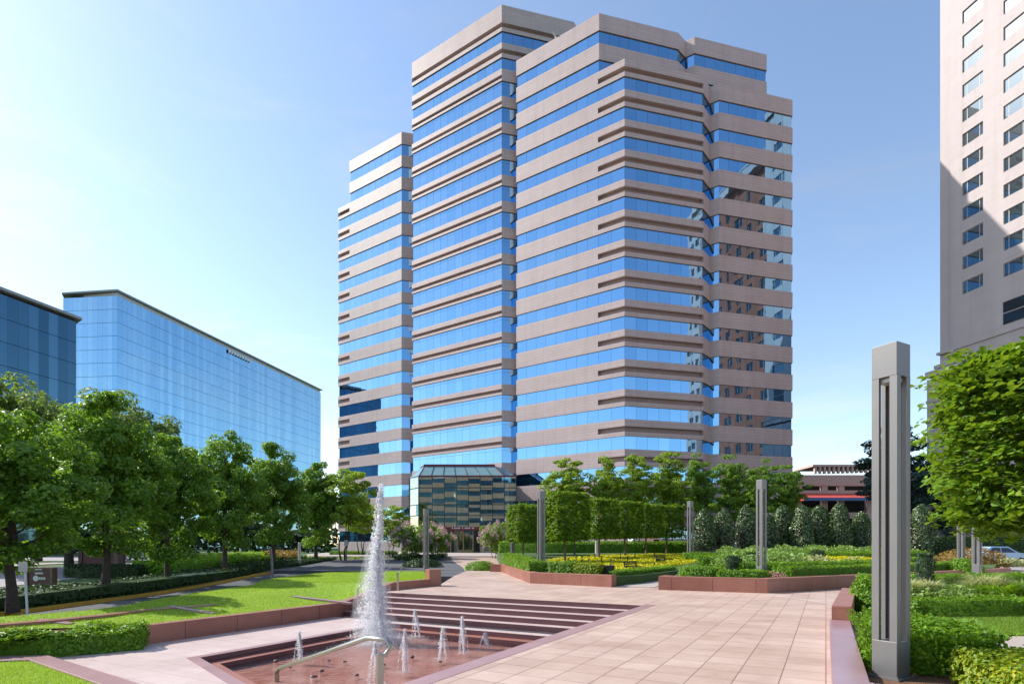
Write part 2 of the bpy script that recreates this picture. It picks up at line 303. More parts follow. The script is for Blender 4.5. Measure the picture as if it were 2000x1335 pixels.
# ------------------------------------------------------------------ helpers: meshes
class MB:
    def __init__(s): s.v = []; s.f = []; s.m = []; s.uv = []
    def face(s, pts, mi=0, uv=None):
        i = len(s.v); s.v += [tuple(p) for p in pts]; s.f.append(tuple(range(i, i + len(pts)))); s.m.append(mi)
        s.uv += list(uv) if uv else [(0, 0)] * len(pts)
    def prism(s, poly, z0, z1, mi=0, bottom=False, top=True, side_mi=None):
        poly = list(poly)
        if sum(poly[i - 1][0] * poly[i][1] - poly[i][0] * poly[i - 1][1] for i in range(len(poly))) < 0: poly = poly[::-1]
        n = len(poly); side_mi = mi if side_mi is None else side_mi
        f0 = z0 if callable(z0) else (lambda x, y: z0); f1 = z1 if callable(z1) else (lambda x, y: z1)
        d = 0.0
        for i in range(n):
            a, b = poly[i], poly[(i + 1) % n]; L = math.dist(a, b)
            s.face([(*a, f0(*a)), (*b, f0(*b)), (*b, f1(*b)), (*a, f1(*a))], side_mi,
                   [(d, f0(*a)), (d + L, f0(*b)), (d + L, f1(*b)), (d, f1(*a))]); d += L
        if top: s.face([(*p, f1(*p)) for p in poly], mi, [p for p in poly])
        if bottom: s.face([(*p, f0(*p)) for p in poly[::-1]], mi, [p for p in poly[::-1]])
    def box(s, c, d, rz=0.0, mi=0):
        ca, sa = math.cos(rz), math.sin(rz); hx, hy, hz = d[0] / 2, d[1] / 2, d[2] / 2
        poly = [(c[0] + x * ca - y * sa, c[1] + x * sa + y * ca) for x, y in ((-hx, -hy), (hx, -hy), (hx, hy), (-hx, hy))]
        s.prism(poly, c[2] - hz, c[2] + hz, mi, bottom=True)
    def bar(s, a, b, w, h=None, mi=0):
        """rectangular bar between two points"""
        a, b = Vector(a), Vector(b); d = (b - a).normalized(); h = h or w
        up = Vector((0, 0, 1)) if abs(d.z) < 0.95 else Vector((0, 1, 0))
        x = d.cross(up).normalized() * w / 2; y = x.normalized().cross(d).normalized() * h / 2
        q = [-x - y, x - y, x + y, -x + y]
        A = [a + k for k in q]; B = [b + k for k in q]
        for i in range(4): j = (i + 1) % 4; s.face([A[i], A[j], B[j], B[i]], mi)
        s.face(A[::-1], mi); s.face(B, mi)
    def tube(s, pts, rad, n=8, mi=0, cap=True):
        pts = [Vector(p) for p in pts]; rad = rad if hasattr(rad, '__len__') else [rad] * len(pts)
        i0 = len(s.v); prev = None
        for k, p in enumerate(pts):
            d = (pts[min(k + 1, len(pts) - 1)] - pts[max(k - 1, 0)]).normalized()
            if prev is None:
                up = Vector((0, 0, 1)) if abs(d.z) < 0.9 else Vector((1, 0, 0)); x = d.cross(up).normalized()
            else: x = (prev - d * prev.dot(d)).normalized()
            y = d.cross(x); prev = x
            for q in range(n):
                a = 2 * math.pi * q / n; s.v.append(tuple(p + (x * math.cos(a) + y * math.sin(a)) * rad[k]))
        for k in range(len(pts) - 1):
            for q in range(n):
                a = i0 + k * n + q; b = i0 + k * n + (q + 1) % n
                s.f.append((a, b, b + n, a + n)); s.m.append(mi); s.uv += [(0, 0)] * 4
        if cap:
            s.f.append(tuple(i0 + (len(pts) - 1) * n + q for q in range(n))); s.m.append(mi); s.uv += [(0, 0)] * n
    def build(s, name, mats, parent=None, smooth=False, bevel=0.0, loc=None):
        me = bpy.data.meshes.new(name); me.from_pydata(s.v, [], s.f)
        for k in (mats if isinstance(mats, (list, tuple)) else [mats]): me.materials.append(MATS[k])
        me.polygons.foreach_set('material_index', s.m)
        ul = me.uv_layers.new(name='UVMap'); ul.data.foreach_set('uv', np.array(s.uv, dtype=np.float32).ravel())
        bm = bmesh.new(); bm.from_mesh(me)
        bmesh.ops.remove_doubles(bm, verts=bm.verts, dist=1e-5)
        if bevel: 
            ed = [e for e in bm.edges if len(e.link_faces) == 2 and e.calc_face_angle(0) > 0.6]
            bmesh.ops.bevel(bm, geom=ed, offset=bevel, segments=2, affect='EDGES', profile=0.5)
        bmesh.ops.triangulate(bm, faces=[f for f in bm.faces if len(f.verts) > 4])
        bm.to_mesh(me); bm.free()
        if smooth: me.polygons.foreach_set('use_smooth', [True] * len(me.polygons))
        o = link(name, me, parent)
        if loc: o.location = loc
        return o

def np_mesh(name, parts, mats):
    """parts: list of (verts (n,3), faces (m,k), material index)"""
    me = bpy.data.meshes.new(name); V = []; LI = []; LS = []; MI = []; vo = 0; lo = 0
    for v, f, mi in parts:
        v = np.asarray(v, np.float32); f = np.asarray(f, np.int64)
        if not len(f): continue
        V.append(v); LI.append((f + vo).ravel()); k = f.shape[1]
        LS.append(lo + np.arange(len(f)) * k); MI.append(np.full(len(f), mi)); vo += len(v); lo += f.size
    V = np.concatenate(V); LI = np.concatenate(LI); LS = np.concatenate(LS); MI = np.concatenate(MI)
    me.vertices.add(len(V)); me.vertices.foreach_set('co', V.ravel())
    me.loops.add(len(LI)); me.loops.foreach_set('vertex_index', LI.astype(np.int32))
    me.polygons.add(len(LS)); me.polygons.foreach_set('loop_start', LS.astype(np.int32))
    me.polygons.foreach_set('material_index', MI.astype(np.int32))
    for k in mats: me.materials.append(MATS[k])
    me.update(calc_edges=True); me.validate()
    return me
def unit(a): return a / np.maximum(np.linalg.norm(a, axis=1, keepdims=True), 1e-6)
def leaves(C, Nr, size, aspect=0.62, fold=0.16, big=False, jit=0.35, droop=0.0):
    """leaf faces: bent rhombs (2 triangles) or, for big, lobed leaves"""
    n = len(C); t = unit(rng.normal(size=(n, 3)) + np.array((0, 0, -droop)))
    t = unit(t - Nr * np.sum(t * Nr, axis=1, keepdims=True)); b = np.cross(Nr, t)
    s = (size * (1 + jit * rng.uniform(-1, 1, size=(n, 1))))
    if big:
        L = [(-0.5, 0), (-0.42, 0.30), (-0.10, 0.48), (0.12, 0.34), (0.55, 0.0), (0.12, -0.34), (-0.10, -0.48), (-0.42, -0.30)]
        P = [C + t * s * a + b * s * w * 0.95 + Nr * s * (abs(w) * fold - max(0, a) * 0.18) for a, w in L]
        V = np.stack(P, 1).reshape(-1, 3); i = np.arange(n)[:, None] * 8
        F = np.concatenate([i + np.array(((0, k, k + 1),)) for k in (1, 2, 3)] + [i + np.array(((0, k, k + 1),)) for k in (4, 5, 6)], 0)
        return V, F
    P = [C - t * s * 0.5, C + b * s * aspect * 0.5 + Nr * s * fold, C + t * s * 0.5, C - b * s * aspect * 0.5 + Nr * s * fold]
    V = np.stack(P, 1).reshape(-1, 3); i = np.arange(n)[:, None] * 4
    return V, np.concatenate((i + np.array(((0, 1, 2),)), i + np.array(((0, 2, 3),))), 0)
def blades(C, h, w, lean=0.35):
    n = len(C); a = rng.uniform(0, 2 * np.pi, n); d = np.stack((np.cos(a), np.sin(a), np.zeros(n)), 1)
    hh = h * rng.uniform(0.6, 1.25, (n, 1)); ln = rng.normal(size=(n, 2)) * lean
    tip = C + np.concatenate((ln, np.ones((n, 1))), 1) * hh
    V = np.stack((C - d * w, C + d * w, tip), 1).reshape(-1, 3)
    return V, np.arange(n * 3).reshape(-1, 3)

# ------------------------------------------------------------------ helpers: plants
def clump_crown(rx, ry, rz, cz, nclump, per, lsize, crad, flat=0.75, surf=0.6, droop=0.0, taper=0.0, seedpts=None):
    """leaf clumps spread through an ellipsoid, mostly near its surface"""
    C = []; N = []; cs = []
    for k in range(nclump):
        d = rng.normal(size=3); d /= np.linalg.norm(d); r = rng.uniform(0, 1) ** (1 - surf + 0.12)
        r = max(0.25, r); p = d * r
        f = 1 - taper * max(0, p[2])
        c = np.array((p[0] * rx * f, p[1] * ry * f, cz + p[2] * rz)); cs.append(c)
        q = unit(rng.normal(size=(per, 3))); rr = crad * rng.uniform(0.7, 1.25) * rng.uniform(0.45, 1, (per, 1)) ** 0.6
        pts = c + q * rr * np.array((1, 1, flat)); C.append(pts)
        N.append(unit(q * 0.7 + rng.normal(size=(per, 3)) * 0.55 + np.array((0, 0, 0.55)) + d * 0.25))
    return np.concatenate(C), np.concatenate(N), np.array(cs)
def trunk_mb(h, r, crown_cs, base_split=0.35, wig=0.12, nlimb=9, stems=1):
    mb = MB()
    for st in range(stems):
        ox, oy = (0, 0) if stems == 1 else (0.22 * math.cos(st * 2.1), 0.22 * math.sin(st * 2.1))
        lean = (0, 0) if stems == 1 else (ox * 3.2, oy * 3.2)
        pts = []; rad = []
        for k in range(8):
            t = k / 7; pts.append((ox + lean[0] * t + random.uniform(-wig, wig) * (k > 0), oy + lean[1] * t + random.uniform(-wig, wig) * (k > 0), t * h))
            rad.append(r * (1.25 if k == 0 else 1) * (1 - 0.78 * t) / (1 if stems == 1 else 1.5))
        mb.tube(pts, rad, 8)
        idx = rng.permutation(len(crown_cs))[:nlimb]
        for i in idx:
            c = Vector(crown_cs[i]); zt = max(h * base_split, min(h * 0.9, c.z - 0.35 * math.hypot(c.x, c.y) - 0.3)); t = zt / h
            k = min(6, int(t * 7)); f = t * 7 - k; p = Vector(pts[k]).lerp(Vector(pts[k + 1]), f)
            m1 = p.lerp(c, 0.5) + Vector((random.uniform(-.1, .1), random.uniform(-.1, .1), -0.12))
            rr = r * 0.42 * (1 - 0.6 * t)
            mb.tube([p, m1, p.lerp(c, 0.95)], [rr, rr * 0.6, rr * 0.2], 5)
    return mb
def make_tree(name, h, crown, leafmat, lsize, trunk_r, barkmat='bark', stems=1, trunk_top=0.82, split=0.3, nlimb=12, big=False, droop=0.0, fold=0.16):
    C, N, cs = crown
    root = empty(name)
    me = np_mesh('crown', [(*leaves(C, N, lsize, big=big, droop=droop, fold=fold), 0)], [leafmat])
    link('crown', me, root)
    trunk_mb(h * trunk_top, trunk_r, cs, split, nlimb=nlimb, stems=stems).build('trunk', barkmat, root, smooth=True)
    return root
def place(proto, used, loc, rz, sc, label, cat, group=None):
    o = proto if not used.get(proto.name) else copy_tree(proto)
    used[proto.name] = True
    o.location = loc; o.rotation_euler = (0, 0, rz); o.scale = sc if hasattr(sc, '__len__') else (sc, sc, sc)
    for k in ('group',):
        if k in o: del o[k]
    return tag(o, label, cat, group)
USED = {}
def box_shell(hx, hy, z0, z1, n, depth=0.25, rough=0.06, taper=0.0):
    """points on a clipped block's faces with their outward normals"""
    A = np.array([2 * hy * (z1 - z0)] * 2 + [2 * hx * (z1 - z0)] * 2 + [4 * hx * hy, 4 * hx * hy * 0.6]); A = A / A.sum()
    f = rng.choice(6, n, p=A); u = rng.uniform(-1, 1, n); v = rng.uniform(0, 1, n); w = rng.uniform(-1, 1, n)
    P = np.zeros((n, 3)); N = np.zeros((n, 3)); z = z0 + v * (z1 - z0)
    for k, (ax, sg) in enumerate(((0, 1), (0, -1), (1, 1), (1, -1))):
        m = f == k; o = 1 - ax; P[m, ax] = sg * (hx, hy)[ax]; P[m, o] = u[m] * (hx, hy)[o]; P[m, 2] = z[m]; N[m, ax] = sg
    m = f == 4; P[m, 0] = u[m] * hx; P[m, 1] = w[m] * hy; P[m, 2] = z1; N[m, 2] = 1
    m = f == 5; P[m, 0] = u[m] * hx; P[m, 1] = w[m] * hy; P[m, 2] = z0; N[m, 2] = -1
    bump = rng.normal(size=(14, 3)) * 2.2; ph = rng.uniform(0, 6.28, 14)
    wob = sum(np.sin(P @ bump[k] + ph[k]) for k in range(14)) / 14
    P -= N * (rng.uniform(0, 1, (n, 1)) ** 1.8 * depth); P += N * wob[:, None] * rough * 3.0 + rng.normal(size=(n, 3)) * rough * 0.5
    # round off the block's vertical edges and rim
    e = np.maximum(0, np.abs(P / np.array((hx, hy, 1))) [:, :2].min(axis=1) - 0.82)
    P[:, :2] *= (1 - e[:, None] * 0.45)
    return P, unit(N * 0.9 + rng.normal(size=(n, 3)) * 0.5 + np.array((0, 0, 0.35)))
def core_box(hx, hy, z0, z1):
    V = [(x, y, z) for z in (z0, z1) for x, y in ((-hx, -hy), (hx, -hy), (hx, hy), (-hx, hy))]
    F = [(0, 1, 5, 4), (1, 2, 6, 5), (2, 3, 7, 6), (3, 0, 4, 7), (4, 5, 6, 7)]
    return V, F
def hedge(name, label, cat, poly, z, h, mat, lsize=0.09, dens=260, group=None, zf=None, wob=0.05, round_=0.25, top_only=False):
    """a clipped planting over a polygon footprint: leaves over its sides and top around a solid core"""
    P = np.array(poly); c = P.mean(0); zf = zf or (lambda x, y: z)
    n = len(P); per = [np.linalg.norm(P[(i + 1) % n] - P[i]) for i in range(n)]
    pts = []; nor = []
    for i in range(n):
        a, b = P[i], P[(i + 1) % n]; m = int(per[i] * h * dens * 1.2); d = (b - a) / max(per[i], 1e-6); nn = np.array((d[1], -d[0]))
        t = rng.uniform(0, 1, (m, 1)); q = a + (b - a) * t; zz = rng.uniform(0, 1, m) ** 0.85
        rnd = np.where(zz > 1 - round_, (zz - 1 + round_) / round_, 0) ** 2 * 0.25 * h
        q = q - nn * (rng.uniform(0, 1, (m, 1)) ** 2 * 0.10 + rnd[:, None] - 0.02)
        pts.append(np.column_stack((q, zz * h))); nor.append(np.tile((nn[0], nn[1], 0.25), (m, 1)))
    # top
    tri = [(P[0], P[i], P[i + 1]) for i in range(1, n - 1)]
    for a, b, d in tri:
        ar = abs((b - a)[0] * (d - a)[1] - (b - a)[1] * (d - a)[0]) / 2; m = int(ar * dens * 1.15)
        r1 = np.sqrt(rng.uniform(0, 1, (m, 1))); r2 = rng.uniform(0, 1, (m, 1)); q = a * (1 - r1) + b * r1 * (1 - r2) + d * r1 * r2
        pts.append(np.column_stack((q, h * (1 - rng.uniform(0, 1, m) ** 3 * 0.25)))); nor.append(np.tile((0, 0, 1.0), (m, 1)))
    pts = np.concatenate(pts); nor = np.concatenate(nor)
    K = rng.normal(size=(10, 2)) * 3.0; ph = rng.uniform(0, 6.28, 10)
    w = sum(np.sin(pts[:, :2] @ K[k] + ph[k]) for k in range(10)) / 5
    pts[:, 2] += w * wob * (pts[:, 2] / h) ; pts += rng.normal(size=pts.shape) * lsize * 0.25
    pts[:, 2] = np.maximum(pts[:, 2], 0.02) + np.array([zf(x, y) for x, y in pts[:, :2]])
    V, F = leaves(pts, unit(nor * 1.0 + rng.normal(size=nor.shape) * 0.38 + np.array((0, 0, 0.12))), lsize)
    cp = c + (P - c) * np.array([max(0.3, 1 - 0.11 / max(0.12, np.linalg.norm(p - c))) for p in P])[:, None]
    cv = [(x, y, zf(x, y)) for x, y in cp] + [(x, y, zf(x, y) + h * 0.86) for x, y in cp]
    cf = [(i, (i + 1) % n, n + (i + 1) % n, n + i) for i in range(n)]
    tf = [(n, n + i, n + i + 1) for i in range(1, n - 1)]
    me = np_mesh(name, [(V, F, 0), (cv, cf, 0), (cv, tf, 0)], [mat])
    return tag(link(name, me), label, cat, group)
def strip(pts, w):
    """polygon of width w along a path of points, to the left of it"""
    P = np.array(pts, float); L = []
    for i in range(len(P)):
        d = P[min(i + 1, len(P) - 1)] - P[max(i - 1, 0)]; d /= np.linalg.norm(d); L.append(P[i] + np.array((-d[1], d[0])) * w)
    return [tuple(p) for p in P], [tuple(p) for p in L]
def hedge_run(name, label, cat, pts, w, z, h, mat, **k):
    a, b = strip(pts, w)
    return hedge(name, label, cat, a + b[::-1], z, h, mat, **k)
def ball(name, label, cat, x, y, z, r, h, mat, lsize=0.08, n=1500, group=None):
    q = unit(rng.normal(size=(n, 3))); q[:, 2] = np.abs(q[:, 2]) * 1.0 - 0.25 * (rng.uniform(0, 1, n) < 0.3)
    K = rng.normal(size=(8, 3)) * 2.5; w = 1 + 0.05 * sum(np.sin(q @ K[k] + k) for k in range(8)) / 2
    p = q * np.array((r, r, h)) * (w * rng.uniform(0.86, 1.03, n))[:, None] + np.array((0, 0, 0.0))
    p[:, 2] = np.maximum(p[:, 2] + h * 0.12, 0.02)
    V, F = leaves(p, unit(q * 0.9 + rng.normal(size=(n, 3)) * 0.5), lsize)
    cq = [(0.8 * r * math.cos(a) * math.cos(e), 0.8 * r * math.sin(a) * math.cos(e), 0.85 * h * math.sin(e)) for e in (0, 0.5, 1.1) for a in np.linspace(0, 2 * np.pi, 9)[:-1]]
    cf = [(k * 8 + i, k * 8 + (i + 1) % 8, k * 8 + 8 + (i + 1) % 8, k * 8 + 8 + i) for k in range(2) for i in range(8)]
    me = np_mesh(name, [(V, F, 0), (cq, cf, 0)], [mat])
    o = tag(link(name, me), label, cat, group); o.location = (x, y, z); return o
def tri_area_points(tris, dens):
    out = []
    for a, b, c in tris:
        a, b, c = map(np.array, (a, b, c)); ar = np.linalg.norm(np.cross(b - a, c - a)) / 2; m = int(ar * dens)
        if m < 1: continue
        r1 = np.sqrt(rng.uniform(0, 1, (m, 1))); r2 = rng.uniform(0, 1, (m, 1)); out.append(a * (1 - r1) + b * r1 * (1 - r2) + c * r1 * r2)
    return np.concatenate(out)
def obj_tris(o, up=0.5):
    me = o.data; me.calc_loop_triangles(); r = []
    for t in me.loop_triangles:
        if abs(t.normal.z) > up: r.append([tuple(me.vertices[i].co) for i in t.vertices])
    return r
def grass_on(o, name, dens, h, w, mat, label, near=None, lean=0.4):
    P = tri_area_points(obj_tris(o), dens)
    if near:                                     # thin out with distance
        d = np.hypot(P[:, 0], P[:, 1]); P = P[rng.uniform(0, 1, len(P)) < np.clip((near / d) ** 1.6, 0.05, 1)]
        d = np.hypot(P[:, 0], P[:, 1])
    V, F = blades(P - np.array((0, 0, 0.004)), h, w, lean)
    return tag(link(name, np_mesh(name, [(V, F, 0)], [mat])), label, 'grass', kind='stuff')
def tuft(name, label, x, y, z, r, h, mat, n=500, w=0.012, cat='ornamental grass', group=None):
    a = rng.uniform(0, 6.283, n); q = np.sqrt(rng.uniform(0, 1, n)) * r * 0.35
    C = np.column_stack((np.cos(a) * q, np.sin(a) * q, np.zeros(n))); d = np.column_stack((np.cos(a), np.sin(a), np.zeros(n)))
    hh = h * rng.uniform(0.55, 1.1, (n, 1)); out = r * rng.uniform(0.3, 1.0, (n, 1))
    s = np.cross(d, np.array((0, 0, 1.0))) * w
    mid = C + d * out * 0.35 + np.array((0, 0, 1)) * hh * 0.75; tip = C + d * out + np.array((0, 0, 1)) * hh * rng.uniform(0.6, 1.0, (n, 1))
    V = np.stack((C - s, C + s, mid + s, mid - s, tip), 1).reshape(-1, 3); i = np.arange(n)[:, None] * 5
    me = np_mesh(name, [(V, i + np.array(((0, 1, 2, 3),)), 0), (V, i + np.array(((3, 2, 4),)), 0)], [mat])
    o = tag(link(name, me), label, cat, group); o.location = (x, y, z); return o
def cover(name, label, poly, zf, h, mat, dens, lsize, cat='ground cover', kind='stuff'):
    P = [(x, y, zf(x, y)) for x, y in poly]; tris = [(P[0], P[i], P[i + 1]) for i in range(1, len(P) - 1)]
    Q = tri_area_points(tris, dens); Q[:, 2] += rng.uniform(0.15, 1, len(Q)) * h
    K = rng.normal(size=(6, 2)) * 1.6
    Q[:, 2] += h * 0.35 * sum(np.sin(Q[:, :2] @ K[k] + k) for k in range(6)) / 3
    V, F = leaves(Q, unit(rng.normal(size=Q.shape) * 0.6 + np.array((0, 0, 1.0))), lsize)
    return tag(link(name, np_mesh(name, [(V, F, 0)], [mat])), label, cat, kind=kind)

# ------------------------------------------------------------------ the setting: ground sheets
def sheet(name, poly, z, matn, depth=0.4, sub=0, bevel=0.0, side=None):
    mb = MB(); f = z if callable(z) else (lambda x, y: z)
    mb.prism(poly, lambda x, y: f(x, y) - depth, f, 0, side_mi=1 if side else 0)
    o = mb.build(name, [matn] + ([side] if side else []), bevel=bevel); return tag(o, kind='structure')
def grid_sheet(name, x0, x1, y0, y1, f, matn, nx=8, ny=24, skirt=0.3, xf=None):
    mb = MB(); X = [x0 + (x1 - x0) * i / nx for i in range(nx + 1)]; Y = [y0 + (y1 - y0) * i / ny for i in range(ny + 1)]
    g = xf or (lambda x, y: x)
    for i in range(nx):
        for j in range(ny):
            q = [(X[i], Y[j]), (X[i + 1], Y[j]), (X[i + 1], Y[j + 1]), (X[i], Y[j + 1])]
            mb.face([(g(a, b), b, f(a, b)) for a, b in q])
    for j in range(ny):
        for xx in (x0, x1): a, b = Y[j], Y[j + 1]; mb.face([(g(xx, a), a, f(xx, a)), (g(xx, b), b, f(xx, b)), (g(xx, b), b, f(xx, b) - skirt), (g(xx, a), a, f(xx, a) - skirt)])
    for yy in (y0, y1):
        for i in range(nx): a, b = X[i], X[i + 1]; mb.face([(g(a, yy), yy, f(a, yy)), (g(b, yy), yy, f(b, yy)), (g(b, yy), yy, f(b, yy) - skirt), (g(a, yy), yy, f(a, yy) - skirt)])
    return tag(mb.build(name, matn, smooth=False), kind='structure')

mb = MB(); S = 3000
mb.face([(-S, -S, -1.9), (S, -S, -1.9), (S, S, -1.9), (-S, S, -1.9)]); tag(mb.build('ground', 'far_ground'), kind='structure')

ZT = -0.725                            # the sunken terrace round the pool
U0, TR, RI = 16.8, 0.43, 0.145         # head of the steps, tread, riser
VR, VL, VW = 4.45, 12.25, 15.1        # pool coping, pool's far side, retaining wall
# plaza at the camera's level
sheet('plaza', [UV(-8, VR), UV(-8, -60), UV(60, -60), (60, 41), (-3.2, 41), (-3.4, 34), UV(20.8, VW), UV(U0, VW), UV(U0, VR)], 0.0, 'plaza_tile', 1.6)
# pale movement joint running across the slabs
mb = MB(); a, b = (9.4, 21.0), (9.95, 16.6)
mb.box(((a[0] + b[0]) / 2, (a[1] + b[1]) / 2, 0.003), (math.dist(a, b), 0.07, 0.012), math.atan2(b[1] - a[1], b[0] - a[0])); tag(mb.build('paving_strip', 'pale_concrete'), kind='structure')
# sunken terrace, with the pool cut out of it (front edge runs at a slant)
UT = U0 - 5 * TR; UP = UT - 0.33
PF = [UV(7.88, VL), UV(6.8, 9.26), UV(5.3, VR + 0.35)]
PB = [UV(UP, VR + 0.35), UV(UP, VL)]
mb = MB()
mb.prism([UV(7.88, VL), UV(UT + .05, VL), UV(UT + .05, VW), UV(5, VW), UV(5, 17.5), UV(1, 17.5), UV(1, VL)], ZT - 0.9, ZT, 0)
mb.prism([UV(1, VR + 0.3), PF[2], PF[1], PF[0], UV(1, VL)], ZT - 0.9, ZT, 0)
mb.prism([UV(UP, VR + 0.35), UV(UT + .05, VR + 0.35), UV(UT + .05, VL), UV(UP, VL)], ZT - 0.9, ZT, 0)
tag(mb.build('terrace', 'terrace_tile'), kind='structure')
# the plaza slab's own edge wall along the pool is the coping's outer side
# stone steps down from the plaza
st = empty('stone_steps', (*UV(U0 - 0.9, 10), ZT)); tag(st, 'five wide purple granite steps leading down to the fountain pool', 'steps')
st_inv = Matrix.Translation(-Vector(st.location))
def rel(o, root): o.location = Vector(o.location) - Vector(root.location); return o
for k in range(5):
    z1 = -k * RI; u1 = U0 - k * TR; u0 = u1 - TR
    mb = MB()
    # nosing stone (dark riser, pale tread behind it)
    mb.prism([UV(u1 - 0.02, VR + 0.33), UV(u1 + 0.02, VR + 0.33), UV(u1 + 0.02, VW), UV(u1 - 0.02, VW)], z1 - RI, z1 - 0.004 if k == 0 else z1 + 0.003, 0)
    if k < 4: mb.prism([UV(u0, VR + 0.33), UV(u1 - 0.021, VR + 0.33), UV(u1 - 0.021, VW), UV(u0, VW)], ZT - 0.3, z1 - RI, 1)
    rel(mb.build('step', ['step_riser', 'step_tread'], st), st)
# ------------------------------------------------------------------ the fountain pool
pool = empty('fountain_pool', (*UV(11, 9), ZT - 0.4)); tag(pool, 'sunken red granite fountain pool with shallow rippling water and stepped ledges', 'fountain pool')
loop = [PF[2], PB[0], PB[1], PF[0], PF[1]]
def inset(poly, d):
    P = [np.array(p) for p in poly]; n = len(P); r = []
    for i in range(n):
        a, b, c = P[i - 1], P[i], P[(i + 1) % n]; d1 = (b - a) / np.linalg.norm(b - a); d2 = (c - b) / np.linalg.norm(c - b)
        n1 = np.array((-d1[1], d1[0])); n2 = np.array((-d2[1], d2[0])); m = n1 + n2; m /= np.linalg.norm(m); r.append(tuple(b + m * d / max(0.3, m @ n1)))
    return r
lp = inset(loop, 0.001); l2 = inset(loop, 0.34)
mb = MB(); n = len(loop); ZW = ZT - 0.235
for i in range(n):
    j = (i + 1) % n
    mb.face([(*lp[i], ZT - 0.14), (*lp[j], ZT - 0.14), (*lp[j], ZT + 0.002), (*lp[i], ZT + 0.002)], 0)
    mb.face([(*lp[i], ZT - 0.14), (*l2[i], ZT - 0.14), (*l2[j], ZT - 0.14), (*lp[j], ZT - 0.14)], 1)
    mb.face([(*l2[i], ZT - 0.34), (*l2[j], ZT - 0.34), (*l2[j], ZT - 0.14), (*l2[i], ZT - 0.14)], 0)
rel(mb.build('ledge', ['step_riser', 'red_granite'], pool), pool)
mb = MB(); mb.face([(*p, ZT - 0.33) for p in l2]); rel(mb.build('pool_floor', 'pool_floor', pool), pool)
mb = MB()                               # flush border stones on the terrace, wall and coping towards the plaza
o2 = inset(loop, -0.24)
for i in (2, 3, 4):
    j = (i + 1) % n; mb.prism([o2[i], o2[j], lp[j], lp[i]], ZT - 0.1, ZT + 0.005, 0)
rel(mb.build('border_stone', 'coping_granite', pool), pool)
mb = MB(); mb.prism([UV(-8, VR), UV(U0 + 0.35, VR), UV(U0 + 0.35, VR + 0.33), UV(-8, VR + 0.33)], -1.6, 0.006, 0)
rel(mb.build('coping', 'coping_granite', pool, bevel=0.012), pool)
mb = MB(); W = inset(loop, 0.335); W_t = [(W[0], W[1], W[2]), (W[0], W[2], W[3]), (W[0], W[3], W[4])]
mb.face([(*p, ZW) for p in W]); tag(mb.build('pool_water', 'pool_water'), kind='structure')
# pebbles lying in the water
pb_pix = [(628, 1308), (697, 1316), (642, 1288), (672, 1290), (748, 1296), (805, 1281), (540, 1289), (860, 1290), (566, 1300), (612, 1319)]
for i, (x, y) in enumerate(pb_pix):
    px, py = gp(x, y, ZW)
    bm = bmesh.new(); bmesh.ops.create_icosphere(bm, subdivisions=2, radius=1)
    sx, sy, sz = random.uniform(.05, .09), random.uniform(.04, .07), random.uniform(.022, .04)
    for v in bm.verts: v.co = Vector((v.co.x * sx, v.co.y * sy, v.co.z * sz)) * (1 + 0.15 * math.sin(v.co.x * 5 + i) * math.cos(v.co.y * 4))
    me = bpy.data.meshes.new('river_stone'); bm.to_mesh(me); bm.free(); me.materials.append(MATS['stone_pebble'])
    me.polygons.foreach_set('use_smooth', [True] * len(me.polygons))
    o = link('river_stone', me); o.location = (px, py, ZW - 0.01)
    tag(o, 'small dark brown stone poking out of the pool water', 'stone', 'dark stones lying in the fountain pool')
